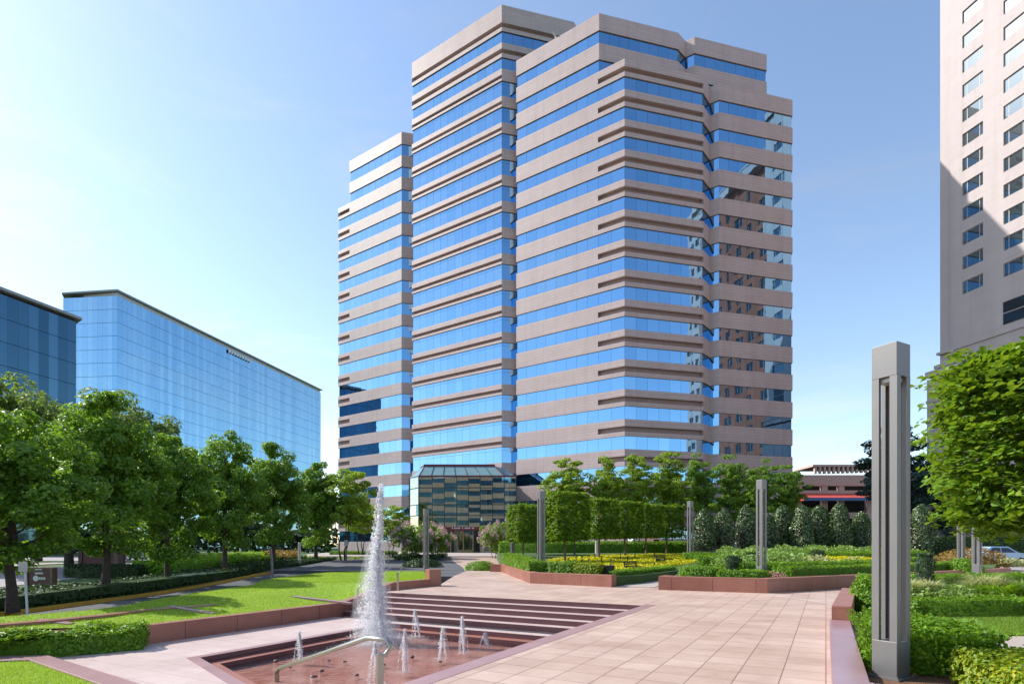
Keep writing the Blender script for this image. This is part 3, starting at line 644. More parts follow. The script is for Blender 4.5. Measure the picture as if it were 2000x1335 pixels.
# ------------------------------------------------------------------ fountain jets
def jet(name, x, y, H, label, n, dsize, main=False, group=None):
    """a jet as thousands of drops: a rising core, drops falling back round it, a boil at its foot"""
    parts = []
    T = np.array(((1, 1, 1), (1, -1, -1), (-1, 1, -1), (-1, -1, 1)), float) * 0.55; TF = np.array(((0, 1, 2), (0, 3, 1), (0, 2, 3), (1, 3, 2)))
    def drops(P, s, st):
        m = len(P); Cc = unit(rng.normal(size=(m, 3)) * .28 + np.array((0, 0, 1.0))); A = unit(np.cross(Cc, rng.normal(size=(m, 3)))); B = np.cross(Cc, A)
        V = P[:, None, :] + (T[None, :, 0:1] * A[:, None, :] + T[None, :, 1:2] * B[:, None, :] + T[None, :, 2:3] * Cc[:, None, :]) * np.array((1, 1, st)) * np.asarray(s)[:, None, None]
        parts.append((V.reshape(-1, 3), (np.arange(m)[:, None, None] * 4 + TF[None]).reshape(-1, 3), 0))
    U = lambda m: rng.uniform(0, 1, m); G = lambda m: rng.normal(size=m)
    if main:
        # core, ragged and clumped towards the top
        t = U(n) ** 1.1; cl = 0.5 + 0.5 * np.sin(t * 47) * np.sin(t * 19 + 1); k = U(n) < np.clip(1.15 - t * 1.25 + 0.5 * cl * (0.4 + t), 0.05, 1); t = t[k]; m = len(t)
        w = (0.035 + 0.11 * (1 - t) ** 1.3) * (0.6 + 0.8 * cl[k]); P = np.column_stack((G(m) * w + 0.10 * t + 0.05 * np.sin(t * 9), G(m) * w, t * H * (1 + 0.012 * G(m)))); drops(P, dsize * (0.35 + 0.8 * U(m) + 1.6 * U(m) ** 8), 2.0)
        # curtains of falling water: strands leaving the core at many heights, drifting left
        for q in range(46):
            ap = 0.22 + 0.75 * U(1)[0] ** 1.5; aa = 6.283 * U(1)[0]; reach = (0.10 + 0.80 * U(1)[0] ** 1.3) * (1.25 - 0.7 * ap); m = int(n / 60 * (0.4 + 1.2 * U(1)[0])); t = U(m)
            dx = math.cos(aa) * reach * t - 0.30 * t * ap; dy = math.sin(aa) * reach * t; zz = H * ap * (1 - t ** 1.8)
            P = np.column_stack((dx + 0.10 * ap, dy, zz)) + rng.normal(size=(m, 3)) * (0.010 + 0.045 * t[:, None] ** 1.5); drops(P, dsize * (0.4 + 1.1 * U(m) + 1.8 * U(m) ** 6), 1.8)
        # fine mist blown to the left of the foot
        m = n // 6; t = U(m); P = np.column_stack((-0.26 + 0.42 * G(m) * (0.35 + t), 0.30 * G(m), H * 0.56 * (1 - t) * U(m) ** 0.6)); drops(P, dsize * 0.5 * (0.3 + 0.7 * U(m)), 1.0)
        m = n // 2; a = 6.283 * U(m); q = np.abs(G(m)) * 0.42; P = np.column_stack((np.cos(a) * q, np.sin(a) * q, 0.7 * U(m) ** 1.6 * np.exp(-q * 1.6))); drops(P, dsize * (0.4 + 0.9 * U(m)), 1.2)
    else:
        lean = 0.10 * G(1)[0]
        t = U(n) ** 0.9; w = 0.010 + 0.020 * (1 - np.abs(2 * t - 1)); P = np.column_stack((G(n) * w + lean * t, G(n) * w, t * H)); drops(P, dsize * (0.6 + 0.8 * U(n)), 2.2)
        for q in range(7):
            aa = 6.283 * U(1)[0]; reach = 0.06 + 0.13 * U(1)[0]; ap = 0.7 + 0.3 * U(1)[0]; m = n // 7; t = U(m)
            P = np.column_stack((math.cos(aa) * reach * t + lean * ap, math.sin(aa) * reach * t, H * ap * (1 - t ** 1.9))) + rng.normal(size=(m, 3)) * 0.012; drops(P, dsize * (0.5 + 0.8 * U(m)), 2.0)
        m = n // 5; P = np.column_stack((lean + 0.03 * G(m), 0.03 * G(m), H * (0.80 + 0.22 * U(m)))); drops(P, dsize * (0.4 + 0.7 * U(m)), 1.3)
    # foam spreading on the water round the foot
    m = n if main else n // 2; R_ = 0.75 if main else 0.24; a = 6.283 * U(m); q = np.abs(G(m)) * R_; P = np.column_stack((np.cos(a) * q, np.sin(a) * q, 0.006 + (0.05 if not main else 0.06) * U(m) ** 2 * np.exp(-q / R_))); drops(P, dsize * (0.5 + 1.0 * U(m)), 0.5)
    o = link(name, np_mesh(name, parts, ['spray'])); o.location = (x, y, ZW)
    mb = MB()
    if main: prof = [(0.0, .10), (0.0, .80), (.25, .70), (.8, .62), (1.6, .50), (2.4, .33), (3.0, .17), (3.5, .06)]; nm, mt = 'mist', 'mist'
    else: nm, mt = 'stream', 'spray'; prof = [(0, .028), (H * .2, .012), (H * .35, .019), (H * .5, .011), (H * .65, .022), (H * .8, .014), (H * .93, .026), (H, .006)]
    ln = (lambda z: (0.10 * z / H - 0.20 * (1 - z / H) * (z > .3), 0)) if main else (lambda z: (lean * z / H, 0))
    mb.tube([(*ln(z), z) for z, r in prof if not (main and r == .10 and z == 0)], [r for z, r in prof if not (main and r == .10 and z == 0)], 14)
    if main: mb.face([(.80 * math.cos(-a), .80 * math.sin(-a), 0.001) for a in np.linspace(0, 2 * np.pi, 15)[:-1]])
    mb.build(nm, mt, o, smooth=True)
    return tag(o, label, 'water jet', group)
jx, jy = xa(736, 16.5), 16.5
jet('fountain_jet', jx, jy, za(947, 16.5) - ZW, 'tallest white water jet shooting up from the middle of the pool', 11500, 0.0125, main=True)
small = [(588, 1290, 58, 'small twin stream jet at the far left of the pool'), (820, 1243, 54, 'thin small jet nearest the foot of the steps behind the tall jet'),
         (788, 1312, 84, 'small jet splashing just right of the handrail post'), (858, 1287, 62, 'small jet splashing in the middle between two others right of the handrail'),
         (907, 1275, 72, 'tallest of the small jets, in front of the steps'), (952, 1262, 27, 'lowest bubbling jet at the right end of the pool'),
         (742, 1338, 86, 'small jet splashing behind the near handrail post')]
for x, y, hp, lb in small:
    px, py = gp(x, y, ZW); jet('fountain_jet', px, py, hp * py / FPX, lb, 800, 0.0085, group='low jets spread over the pool')
# ------------------------------------------------------------------ retaining wall left of the steps and pool
def wtop(u): return -0.25 + 0.57 * sst(15.0, 18.0, u)
wall = empty('retaining_wall', (*UV(14, VW), ZT)); tag(wall, 'long low red granite retaining wall between lawn and pool terrace', 'low wall')
mb = MB(); us = [8.25, 10, 12, 13.8, 15.0, 16.2, 17, 17.8, 18.6, 20.3]; d = 0
for i in range(len(us) - 1):
    a, b = us[i], us[i + 1]; zb = ZT if a < U0 - .5 else -0.1
    for v, fl in ((VW, 0), (VW + 0.3, 1)):
        q = [(*UV(a, v), ZT - .2), (*UV(b, v), ZT - .2), (*UV(b, v), wtop(b)), (*UV(a, v), wtop(a))]
        mb.face(q[::-1] if fl else q, 0, [(a, 0.1), (b, 0.1), (b, 1), (a, 1)])
    mb.face([(*UV(a, VW), wtop(a)), (*UV(b, VW), wtop(b)), (*UV(b, VW + .3), wtop(b)), (*UV(a, VW + .3), wtop(a))], 1)
mb.face([(*UV(8.25, VW + .3), ZT - .2), (*UV(8.25, VW), ZT - .2), (*UV(8.25, VW), wtop(8)), (*UV(8.25, VW + .3), wtop(8))], 0, [(0.2, 0), (0.5, 0), (0.5, 1), (0.2, 1)])
rel(mb.build('wall_panel', ['wall_granite', 'red_granite'], wall), wall)
mb = MB(); wa = [UV(8.25, VW + .3), (-11.8, 13.0), (-17, 9.6)]
for a, b in zip(wa[:-1], wa[1:]):
    dd = np.array(b) - np.array(a); dd /= np.linalg.norm(dd); nn = np.array((dd[1], -dd[0])) * .3
    mb.prism([a, b, tuple(np.array(b) + nn), tuple(np.array(a) + nn)], ZT - .2, -0.25, 0)
rel(mb.build('wall_panel', 'red_granite', wall), wall)
mb = MB(); c = UV(20.55, VW + 0.12); mb.box((c[0], c[1], 0.26), (0.55, 0.55, 0.95), GA); rel(mb.build('end_pier', 'red_granite', wall, bevel=0.02), wall)
# handrail beside that wall
def rail(name, pts, foot, label, r=0.024, w=0.05):
    root = empty(name, foot); mb = MB()
    mb.tube(pts, r, 10)
    rel(mb.build('rail', 'steel', root, smooth=True), root); return tag(root, label, 'handrail')
pA = UV(17.6, VW - 0.35); pB = UV(13.9, VW - 0.35)
r1 = rail('handrail', [(*UV(17.55, VW - .35), 0.66), (*UV(17.85, VW - .35), 0.78), (*UV(17.75, VW - .35), 0.93), (*UV(17.2, VW - .35), 0.93), (*UV(15.55, VW - .35), 0.35), (*UV(15.4, VW - .35), 0.2)], (*pA, 0), 'dull steel handrail sloping down the far steps beside the retaining wall')
mb = MB(); mb.box((*pA, 0.33), (0.07, 0.05, 0.66), GA); rel(mb.build('post', 'steel', r1), r1); mb = MB(); mb.box((*UV(15.4, VW - .35), -0.15), (0.06, 0.05, 0.7), GA); rel(mb.build('post', 'steel', r1), r1)
# handrail in the foreground
nP = gp(742, 1400, 0.30); nY = 5.0; nP = (xa(742, nY), nY)
def rp(x, y, Y): return (xa(x, Y), Y, za(y, Y))
r2 = rail('handrail', [rp(741, 1277, 5.0), rp(753, 1278, 5.0), rp(765, 1262, 5.0), rp(754, 1248, 5.02), rp(717, 1245, 5.15), rp(546, 1304, 6.9), rp(541, 1312, 6.95)], (nP[0], nP[1], 0), 'bright steel handrail in the foreground bending down towards the pool')
mb = MB(); mb.box((nP[0], nP[1], za(1276, 5.0) / 2), (0.055, 0.055, za(1276, 5.0)), GA); rel(mb.build('post', 'steel', r2), r2); mb = MB()
q = rp(541, 1312, 6.95); mb.bar((q[0], q[1], q[2] + .01), (q[0], q[1], 0.12), 0.04); rel(mb.build('post', 'steel', r2), r2)
# granite block the rail's foot stands on
mb = MB(); a = xa(478, 6.6)
mb.prism([(xa(480, 6.75) - .02, 6.55), (xa(560, 5.0), 4.2), (xa(700, 5.0) + .1, 4.6), (xa(600, 6.9), 6.65), (xa(548, 7.1), 7.05)], ZT, 0.125, 0)
tag(mb.build('granite_block', 'red_granite', bevel=0.015), 'pink granite block under the foot of the near handrail', 'stone block')
# ------------------------------------------------------------------ near lawn with its coping, bottom left
mb = MB(); 
cl = [UV(6.05, 17.5), UV(6.35, 15.9), UV(6.35, 4.9), UV(5.85, 4.9), UV(5.85, 15.55), UV(5.5, 17.5)]
cl = [gp(-60, 1281, ZT + .1), gp(94, 1278, ZT + .1), gp(279, 1335, ZT + .1), gp(560, 1420, ZT + .1), gp(480, 1428, ZT + .1), gp(198, 1335, ZT + .1), gp(57, 1287, ZT + .1), gp(-60, 1290, ZT + .1)]
mb.prism(cl, ZT - 0.2, ZT + 0.10, 0); o = mb.build('lawn_coping', 'coping_granite', bevel=0.012)
tag(o, 'flat pink granite coping edging the near lawn at bottom left', 'coping stone')
nl = sheet('lawn', [cl[6], cl[7], (-14, 6), (-8, 3), cl[4], cl[5]], ZT + 0.06, 'lawn_soil', 0.3)
# ------------------------------------------------------------------ upper lawn between the wall and the road
LW = [UV(8.3, VW + 0.3), UV(15.6, VW + .3), UV(18.4, VW + .3), UV(20.4, VW + .3)]
def zlawn(x, y):
    u = x * E1[0] + y * E1[1]; v = x * E2[0] + y * E2[1]; d = v - VW
    base = wtop(min(max(u, 8.3), 20)) - 0.02
    return base + (0.06 - base) * sst(0, 4.0, d) if u < 17 else base + (0.2 - base) * sst(0, 4, d)
mb = MB(); NY = 26; NX = 10
for j in range(NY):
    for i in range(NX):
        q = []
        for jj, ii in ((j, i), (j, i + 1), (j + 1, i + 1), (j + 1, i)):
            t = jj / NY; u = 8.26 + t * (20.4 - 8.26); r = UV(u, VW + 0.3)
            Yl = 12.0 + t * (36.5 - 12.0); l = (-11.4 + 1.0 * sst(30, 37, Yl) - 2.4 * (1 - sst(12, 17, Yl)), Yl) if t < 1 else (-5.4, 35.2)
            if t > 0.9: l = (l[0] + (t - 0.9) / 0.1 * (0 if t == 1 else 2.5), l[1])
            s = 1 - ii / NX; x = r[0] * (1 - s) + l[0] * s; y = r[1] * (1 - s) + l[1] * s
            q.append((x, y, zlawn(x, y) if ii else zlawn(x, y) ))
        mb.face(q)
lawn = tag(mb.build('lawn', 'lawn_soil', smooth=True), kind='structure')
# little terrace wall and stone strips set in that lawn
mb = MB(); pts = [gp(x, y, -0.10) for x, y in ((-60, 1229), (0, 1222), (100, 1213), (200, 1203), (300, 1191), (380, 1184), (425, 1180))]
for a, b in zip(pts[:-1], pts[1:]):
    dd = np.array(b) - np.array(a); dd /= np.linalg.norm(dd); nn = np.array((-dd[1], dd[0])) * 0.16
    mb.prism([a, b, tuple(np.array(b) + nn), tuple(np.array(a) + nn)], -0.5, lambda x, y: zlawn(x, y) + (0.07 if y < 16.5 else 0.03))
tag(mb.build('terrace_wall', 'red_granite'), 'thin red stone edging wall running across the upper lawn', 'low wall')
for (x0, y0, x1, y1), lb in (((70, 1202, 132, 1205), 'flat stone strip in the upper lawn nearest the left edge'), ((325, 1178, 412, 1183), 'flat stone strip in the middle of the upper lawn'), ((568, 1158, 682, 1163), 'flat stone strip in the upper lawn nearest the tall jet')):
    a = np.array(gp(x0, y0, 0.03)); b = np.array(gp(x1, y1, -0.0)); dd = (b - a) / np.linalg.norm(b - a); nn = np.array((-dd[1], dd[0])) * 0.20
    mb = MB(); mb.prism([tuple(a), tuple(b), tuple(b + nn), tuple(a + nn)], -0.3, lambda x, y: zlawn(x, y) + 0.03)
    tag(mb.build('stone_strip', 'coping_granite'), lb, 'stone strip', 'stone strips set in the lawn')
# wedge of lawn edge below: bank down to the road
grid_sheet('road', -17.2, -10.2, -4, 60, lambda x, y: zroad(y), 'asphalt', 4, 32, xf=lambda x, y: x - (x + 17.2) / 7 * (1.1 + 2.6 * (1 - sst(12, 17, y))) * (1 - sst(28, 36, y)))
sheet('driveway', [(-10.4, 33), (-3.3, 33.5), (-3.1, 41.2), (-10.4, 41.2)], -0.012, 'asphalt', 0.5)
mb = MB()
for j in range(40):
    a, b = 4 + j * 1.0, 5 + j * 1.0
    for x0, x1, m in ((-17.45, -17.2, 0),):
        mb.face([(x1, a, zroad(a) - .1), (x1, b, zroad(b) - .1), (x1, b, zroad(b) + .14), (x1, a, zroad(a) + .14)][::-1])
        mb.face([(x0, a, zroad(a) + .14), (x1, a, zroad(a) + .14), (x1, b, zroad(b) + .14), (x0, b, zroad(b) + .14)])
tag(mb.build('kerb', 'yellow_paint'), kind='structure')
grid_sheet('verge', -90, -17.45, -4, 64, lambda x, y: zroad(y) + 0.12, 'verge_soil', 20, 34)
grid_sheet('side_road', 0, 9, -2, 62, lambda x, y: zroad(y) + 0.15, 'road_concrete', 4, 24, xf=lambda x, y: -26.5 - x - 0.02 * y)
grid_sheet('pavement', 0, 1, -2, 62, lambda x, y: zroad(y) + 0.19, 'pale_concrete', 2, 24, xf=lambda x, y: -40.5 - x * 3)
# court and streets beyond
def zc(x, y): return zwalk(y)
grid_sheet('court', -20, 95, 41, 150, lambda x, y: zwalk(y) - 0.01, 'asphalt', 6, 24)
grid_sheet('walkway', -3.4, 3.5, 40.9, 62, lambda x, y: zwalk(y) + 0.004, 'plaza_tile', 4, 12, xf=lambda x, y: x - 2.2 * sst(40, 62, y) * (x < 0) - 0.9 * (y - 41) / 21)
grid_sheet('forecourt', -24, 3.0, 62, 92, lambda x, y: zwalk(y) + 0.12, 'pale_concrete', 4, 12)
grid_sheet('street', -400, -20.5, 64, 90, lambda x, y: 0.1, 'road_concrete', 6, 4)
sheet('far_lawn', [(-400, 90), (-20.5, 90), (-20.5, 150), (-400, 150)], 0.25, 'verge_soil', 0.5)
grid_sheet('right_street', 24, 95, 30, 60, lambda x, y: 0.10 + 0.01 * (y - 30), 'road_concrete', 4, 6)
sheet('back_ground', [(-400, 150), (400, 150), (400, 420), (-400, 420)], 0.4, 'verge_soil', 0.5)
# ------------------------------------------------------------------ office tower
uL = np.array((-0.825, 0.565)); uR = np.array((0.969, 0.249))
tower = empty('office_tower', (14.3, 80, 0.0)); tag(tower, 'tall stepped office tower of pink granite bands and blue mirror glass', 'office tower')
def offs(poly, d):
    P = [np.array(p, float) for p in poly]; n = len(P); r = []
    for i in range(n):
        a, b, c = P[i - 1], P[i], P[(i + 1) % n]; d1 = (b - a) / np.linalg.norm(b - a); d2 = (c - b) / np.linalg.norm(c - b)
        n1 = np.array((d1[1], -d1[0])); n2 = np.array((d2[1], -d2[0])); m = n1 + n2; m /= np.linalg.norm(m); r.append(b + m * d / max(0.35, m @ n1))
    return r
GI = 0.14
def spandrel(poly, grooved, z0, z1, g0, g1, name='spandrel', mat='tower_granite', greys=()):
    mb = MB(); n = len(poly); O = {d: offs(poly, d) for d in (0.0, -GI - 0.1, -0.5)}
    per = [0]
    for i in range(n): per.append(per[-1] + math.dist(poly[i], poly[(i + 1) % n]))
    for i in range(n):
        j = (i + 1) % n; ua, ub = per[i], per[i + 1]; mi = 2 if i in greys else 0
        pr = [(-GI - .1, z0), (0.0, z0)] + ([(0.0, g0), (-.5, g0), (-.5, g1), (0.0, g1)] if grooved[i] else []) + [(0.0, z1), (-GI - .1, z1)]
        for k in range(len(pr) - 1):
            (da, za_), (db, zb_) = pr[k], pr[k + 1]
            m = 1 if da == -.5 and db == -.5 else mi
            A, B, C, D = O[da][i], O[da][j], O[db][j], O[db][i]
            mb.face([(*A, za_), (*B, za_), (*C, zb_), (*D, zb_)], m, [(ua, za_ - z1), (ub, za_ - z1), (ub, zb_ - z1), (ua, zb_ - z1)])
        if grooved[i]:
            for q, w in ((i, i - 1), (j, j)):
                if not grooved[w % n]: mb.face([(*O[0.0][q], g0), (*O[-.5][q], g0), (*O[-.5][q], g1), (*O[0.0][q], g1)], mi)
    return rel(mb.build(name, [mat, 'groove_granite', 'tower_granite_grey'], tower), tower)
def window_band(poly, z0, z1, pane=1.52, rails=(), skip=(), tilt=0.0028):
    mb = MB(); O = offs(poly, -GI); K = offs(poly, -GI - 0.08); n = len(poly)
    for i in range(n):
        j = (i + 1) % n; a, b = O[i], O[j]; L = np.linalg.norm(b - a)
        if L < 0.2: continue
        d = (b - a) / L; nn = np.array((d[1], -d[0])); m = max(1, round(L / pane)); w = L / m
        mb.face([(*K[i], z0), (*K[j], z0), (*K[j], z1), (*K[i], z1)], 1)
        zs = [z0] + list(rails) + [z1]
        for c in range(m):
            for za_, zb_ in zip(zs[:-1], zs[1:]):
                tx, tz = rng.normal(size=2) * tilt; q = []
                for s, z in ((c * w + .012, za_ + .012), ((c + 1) * w - .012, za_ + .012), ((c + 1) * w - .012, zb_ - .012), (c * w + .012, zb_ - .012)):
                    e = tx * (s - (c + .5) * w) + tz * (z - (za_ + zb_) / 2); p = a + d * s + nn * e; q.append((*p, z))
                mb.face(q, 0)
    return rel(mb.build('window_band', ['tower_glass', 'tower_core'], tower), tower)
def cap(poly, z, name='roof'):
    mb = MB(); mb.face([(*p, z) for p in offs(poly, -0.25)]); rel(mb.build(name, 'roof_grey', tower), tower)
def floors(k): return 76.5 - 3.8 * k          # window head of floor k counted from the top
def block(poly, grooved, k0, k1, top, win, lift=0.0, groove=(0.55, 1.25), greys=(), rails=None, base=False, top_groove=True):
    """floors k0..k1 of one shaft: a spandrel above each window band, a parapet on top"""
    for k in range(k0, k1 + 1):
        zt = floors(k) + lift; zb = zt - win
        z1 = top if k == k0 else floors(k - 1) + lift - win
        g = grooved if (k > k0 or top_groove) else [False] * len(poly)
        spandrel(poly, g, zt, z1, zt + groove[0], zt + groove[1], 'parapet' if k == k0 else 'spandrel', greys=greys)
        window_band(poly, zb, zt, rails=[zb + (zt - zb) * r for r in (rails or ())])
    if base: spandrel(poly, [False] * len(poly), 0.0, floors(k1) + lift - win, 1, 2, 'base_wall', greys=greys)
    cap(poly, top - 0.9)
# front shaft with its twin to the right, sixteen floors
PB_ = [(.6, 82.1), (11.2, 74.8), (14.28, 72.7), (25.2, 75.5), (26.7, 77.3), (27.7, 76.6), (38.9, 79.5), (41.5, 90), (36, 104), (6, 104)]
block(PB_, [0, 1, 1, 0, 0, 0, 0, 0, 0, 0], 4, 19, 63.5, 1.66, base=True)
# set-back shaft above it
PC_ = [(.6, 82.1), (11.34, 74.72), (22.5, 77.6), (23.9, 78.9), (24.9, 78.2), (36, 81.05), (38.0, 90), (33, 103), (7, 103)]
block(PC_, [0] * 9, 2, 3, 71.1, 1.66, top_groove=False)
# tallest shaft, behind on the left
PA_ = [(-16.3, 93.4), (-1.5, 83.3), (9.3, 86.1), (14, 93), (8, 105), (-8, 105)]
block(PA_, [1, 1, 0, 0, 0, 0], 0, 1, 80.3, 1.66, greys=(1,))
block(PA_, [1, 0, 0, 0, 0, 0], 2, 19, floors(1) - 1.66, 2.25, lift=0.4, groove=(0.35, 0.85), greys=(1,), rails=(0.80,), base=True)
# left wing, stepping down once
PE_ = [(-31.9, 105.2), (-29.3, 103.4), (-18.5, 96.0), (-10, 98.2), (-8, 108), (-22, 116)]
block(PE_, [1, 0, 0, 0, 0, 0], 4, 19, 63.5, 1.9, lift=0.1, greys=(1, 2), base=True)
PG_ = [(-29.3, 103.4), (-18.5, 96.0), (-10, 98.2), (-8, 108), (-20, 115)]
block(PG_, [0] * 5, 2, 3, 71.0, 1.9, lift=0.1, greys=(0, 1))
mb = MB(); p = (xa(1085, 80), 80); mb.tube([(xa(1086, 78.6), 78.6, 70.6), (xa(1085, 78.6), 78.6, 71.5), (xa(1078, 78.6), 78.4, 71.9)], 0.11, 6)
rel(mb.build('roof_davit', 'post_white', tower), tower)

# ------------------------------------------------------------------ glass entrance pavilion
YP = 76.0; ZP = 0.78
pv = empty('entrance_pavilion', (-5.8, YP, ZP)); tag(pv, 'glazed entrance pavilion with sloped glass roof at the foot of the tower', 'entrance pavilion')
xs = [xa(x, YP) for x in (818, 844, 868, 892, 915, 938, 962, 985, 1008)]
zs = [ZP, 4.14, 5.77, 7.22, 9.44, 10.97]
side = [(-12.35, YP), (-14.0, 78.3), (-14.0, 92)]
mb = MB(); mm = MB()
def pane_wall(pts_a, pts_b, zz):
    a, b = np.array(pts_a), np.array(pts_b)
    for z0, z1 in zip(zz[:-1], zz[1:]):
        d = (b - a) / np.linalg.norm(b - a); nn = np.array((d[1], -d[0])); tx, tz = rng.normal(size=2) * 0.0022; q = []
        for s, z in ((0, z0), (1, z0), (1, z1), (0, z1)): p = a + (b - a) * s + nn * (tx * (s - .5) * 2 + tz * (z - (z0 + z1) / 2)); q.append((*p, z))
        mb.face(q, 0)
for i in range(8):
    zz = zs if i not in (2, 3, 4) else zs[1:]
    pane_wall((xs[i], YP), (xs[i + 1], YP), zz)
for (a, b), n in (((side[1], side[0]), 2), ((side[2], side[1]), 6)):
    for k in range(n):
        p = np.array(a) + (np.array(b) - np.array(a)) * k / n; q = np.array(a) + (np.array(b) - np.array(a)) * (k + 1) / n; pane_wall(p, q, zs)
rel(mb.build('glass_wall', 'pavilion_glass', pv), pv)
mm = MB()
for x in xs: mm.box((x, YP + .06, (ZP + 10.97) / 2 + (0 if x not in xs[3:5] else 1.7)), (0.09, 0.2, 10.97 - ZP - (0 if x not in xs[3:5] else 3.4)), 0)
for z in zs[1:]: mm.box((-5.8, YP - .02, z), (13.1, 0.13, 0.11 if z < 10 else 0.2), 0)
for z in zs[1:]:
    mm.bar((*side[0], z), (*side[1], z), .1, .1); mm.bar((*side[1], z), (*side[2], z), .1, .1)
for p in side[:2]: mm.bar((*p, ZP), (*p, 10.97), .14, .14)
rel(mm.build('mullion', 'mullion', pv), pv)
mb = MB(); mf = MB(); mr = MB(); zr = 12.55; yb = YP + 1.7; top = [xs[0] + 0.5, xa(965, yb)]
def lerp2(a, b, t): return a + (b - a) * t
nb = 7
for i in range(nb):
    a0, a1 = lerp2(xs[0], xa(985, YP), i / nb), lerp2(xs[0], xa(985, YP), (i + 1) / nb); b0, b1 = lerp2(top[0], top[1], i / nb), lerp2(top[0], top[1], (i + 1) / nb)
    mb.face([(a0, YP, 10.98), (a1, YP, 10.98), (b1, yb, zr), (b0, yb, zr)])
    mr.bar((a0, YP, 11.0), (b0, yb, zr + .02), .07, .07)
mb.face([(-14, 78.3, 10.98), (xs[0], YP, 10.98), (top[0], yb, zr), (-12.6, 79.4, zr)]); mb.face([(-14, 92, 10.98), (-14, 78.3, 10.98), (-12.6, 79.4, zr), (-12.6, 92, zr)])
mb.face([(xa(985, YP), YP, 10.98), (xs[-1], YP + 2, 10.98), (xs[-1] - 1.5, YP + 4, zr), (top[1], yb, zr)])
rel(mb.build('glass_roof', 'roof_glass', pv), pv)
mf.bar((top[0] - .1, yb, zr + .08), (top[1] + .1, yb, zr + .08), .22, .3); mf.bar((top[0], yb, zr + .05), (-12.6, 79.4, zr + .05), .15, .15)
mf.bar((top[1], yb, zr + .05), (xa(985, YP), YP, 11.0), .12, .12); mf.bar((xs[0], YP - .04, 11.0), (xs[-1], YP - .04, 11.0), .12, .16); rel(mf.build('roof_ridge', 'maroon', pv), pv); rel(mr.build('roof_rib', 'mullion', pv), pv)
mb = MB(); mb.prism([(top[0], yb + .1), (top[1], yb + .1), (top[1] + .5, 84), (-12.5, 90)], zr - .1, zr + .05); rel(mb.build('flat_roof', 'roof_grey', pv), pv)
mb = MB(); mb.box((-5.9, 83.5, ZP - .02), (15, 14.6, 0.06)); rel(mb.build('lobby_floor', 'interior_stone', pv), pv)
for x in (-10.8, -7.6, -3.9, -0.9):
    mb = MB(); mb.tube([(x, 79.2, ZP), (x, 79.2, 10.8)], 0.42, 16); rel(mb.build('column', 'interior_white', pv, smooth=True), pv)
mb = MB(); mb.box((-6.6, 82.0, 5.8), (13.6, .2, 10.1)); rel(mb.build('sky_blocker', 'blocker_grey', pv), pv)  # added dark wall, keeps the tower's mirrored sky from showing through the glass
mb = MB(); mb.box((-5.5, 81.6, 5.9), (8.5, 0.25, 1.1)); mb.box((-8.2, 80.8, 2.9), (1.8, 0.2, 4.2)); mb.box((-2.9, 81.0, 3.2), (2.4, 0.2, 4.8)); rel(mb.build('lobby_wall', 'interior_stone', pv), pv)
# canopy over the doors, with its pale lettering too small to read
cx = xa(905, 74.5)
cy = 74.6; mb = MB(); mb.box((cx, cy + .7, 4.0), (4.9, 1.5, 0.42)); can = rel(mb.build('canopy', 'maroon', pv, bevel=0.02), pv)
mb = MB(); x = cx - 1.5
while x < cx + 1.45:
    w = random.uniform(.09, .15)
    if random.random() > .14: mb.box((x + w / 2, cy - .065, 4.05 + random.uniform(-.01, .01)), (w * .85, .02, .17))
    x += w + .05
o = mb.build('lettering', 'white_letter', can); o.location = -Vector(pv.location) - Vector(can.location) 
o.location = (-pv.location.x, -pv.location.y, -pv.location.z); o.location = Vector(o.location) - Vector(can.location)
# doors
dx = [xa(x, 76) for x in (868, 880, 893, 905, 924, 938)]
mb = MB()
for x in dx: mb.box((x, 75.98, ZP + 1.55), (0.13, 0.12, 3.1))
mb.box(((dx[0] + dx[-1]) / 2, 75.98, ZP + 3.1), (dx[-1] - dx[0] + .13, 0.14, 0.18))
rel(mb.build('door_frame', 'bronze', pv), pv)
for a, b in ((dx[2], dx[3]), (dx[3], dx[4])):
    mb = MB(); mb.face([(a + .07, 76.0, ZP + .02), (b - .07, 76.0, ZP + .02), (b - .07, 76.0, ZP + 3.0), (a + .07, 76.0, ZP + 3.0)]); d = rel(mb.build('door', 'pavilion_glass', pv), pv)
    mb = MB(); mb.box(((a + b) / 2, 75.97, ZP + .22), (b - a - .15, .06, .4)); h = mb.build('kick_plate', 'bronze', d); h.location = Vector((0, 0, 0)) - pv.location - d.location
# ------------------------------------------------------------------ blue glass buildings on the left
def curtain(name, a, b, z0, z1, nf, pane, root, glass, rooth=None):
    a, b = np.array(a, float), np.array(b, float); L = np.linalg.norm(b - a); d = (b - a) / L; nn = np.array((d[1], -d[0])); m = max(1, round(L / pane)); w = L / m; fh = (z1 - z0) / nf
    for k in range(nf):
        mb = MB(); za_, zb_ = z0 + k * fh, z0 + (k + 1) * fh
        mb.face([(*(a - nn * .25), za_), (*(b - nn * .25), za_), (*(b - nn * .25), zb_), (*(a - nn * .25), zb_)], 1)
        for c in range(m):
            tx, tz = rng.normal(size=2) * 0.0035; q = []
            for s, z in ((c * w + .012, za_ + .07), ((c + 1) * w - .012, za_ + .07), ((c + 1) * w - .012, zb_ - .02), (c * w + .012, zb_ - .02)):
                e = tx * (s - (c + .5) * w) + tz * (z - (za_ + zb_) / 2); q.append((*(a + d * s + nn * e), z))
            mb.face(q, 0)
        rel(mb.build(name, [glass, 'mullion'], root), root)
gb = empty('glass_office_building', (-100, 220, 0)); tag(gb, 'long blue curtain wall office building with thin overhanging roof slab', 'office building')
c0, c1, c2 = (-134.4, 171.7), (-117.0, 170.0), (-92.8, 278.3)
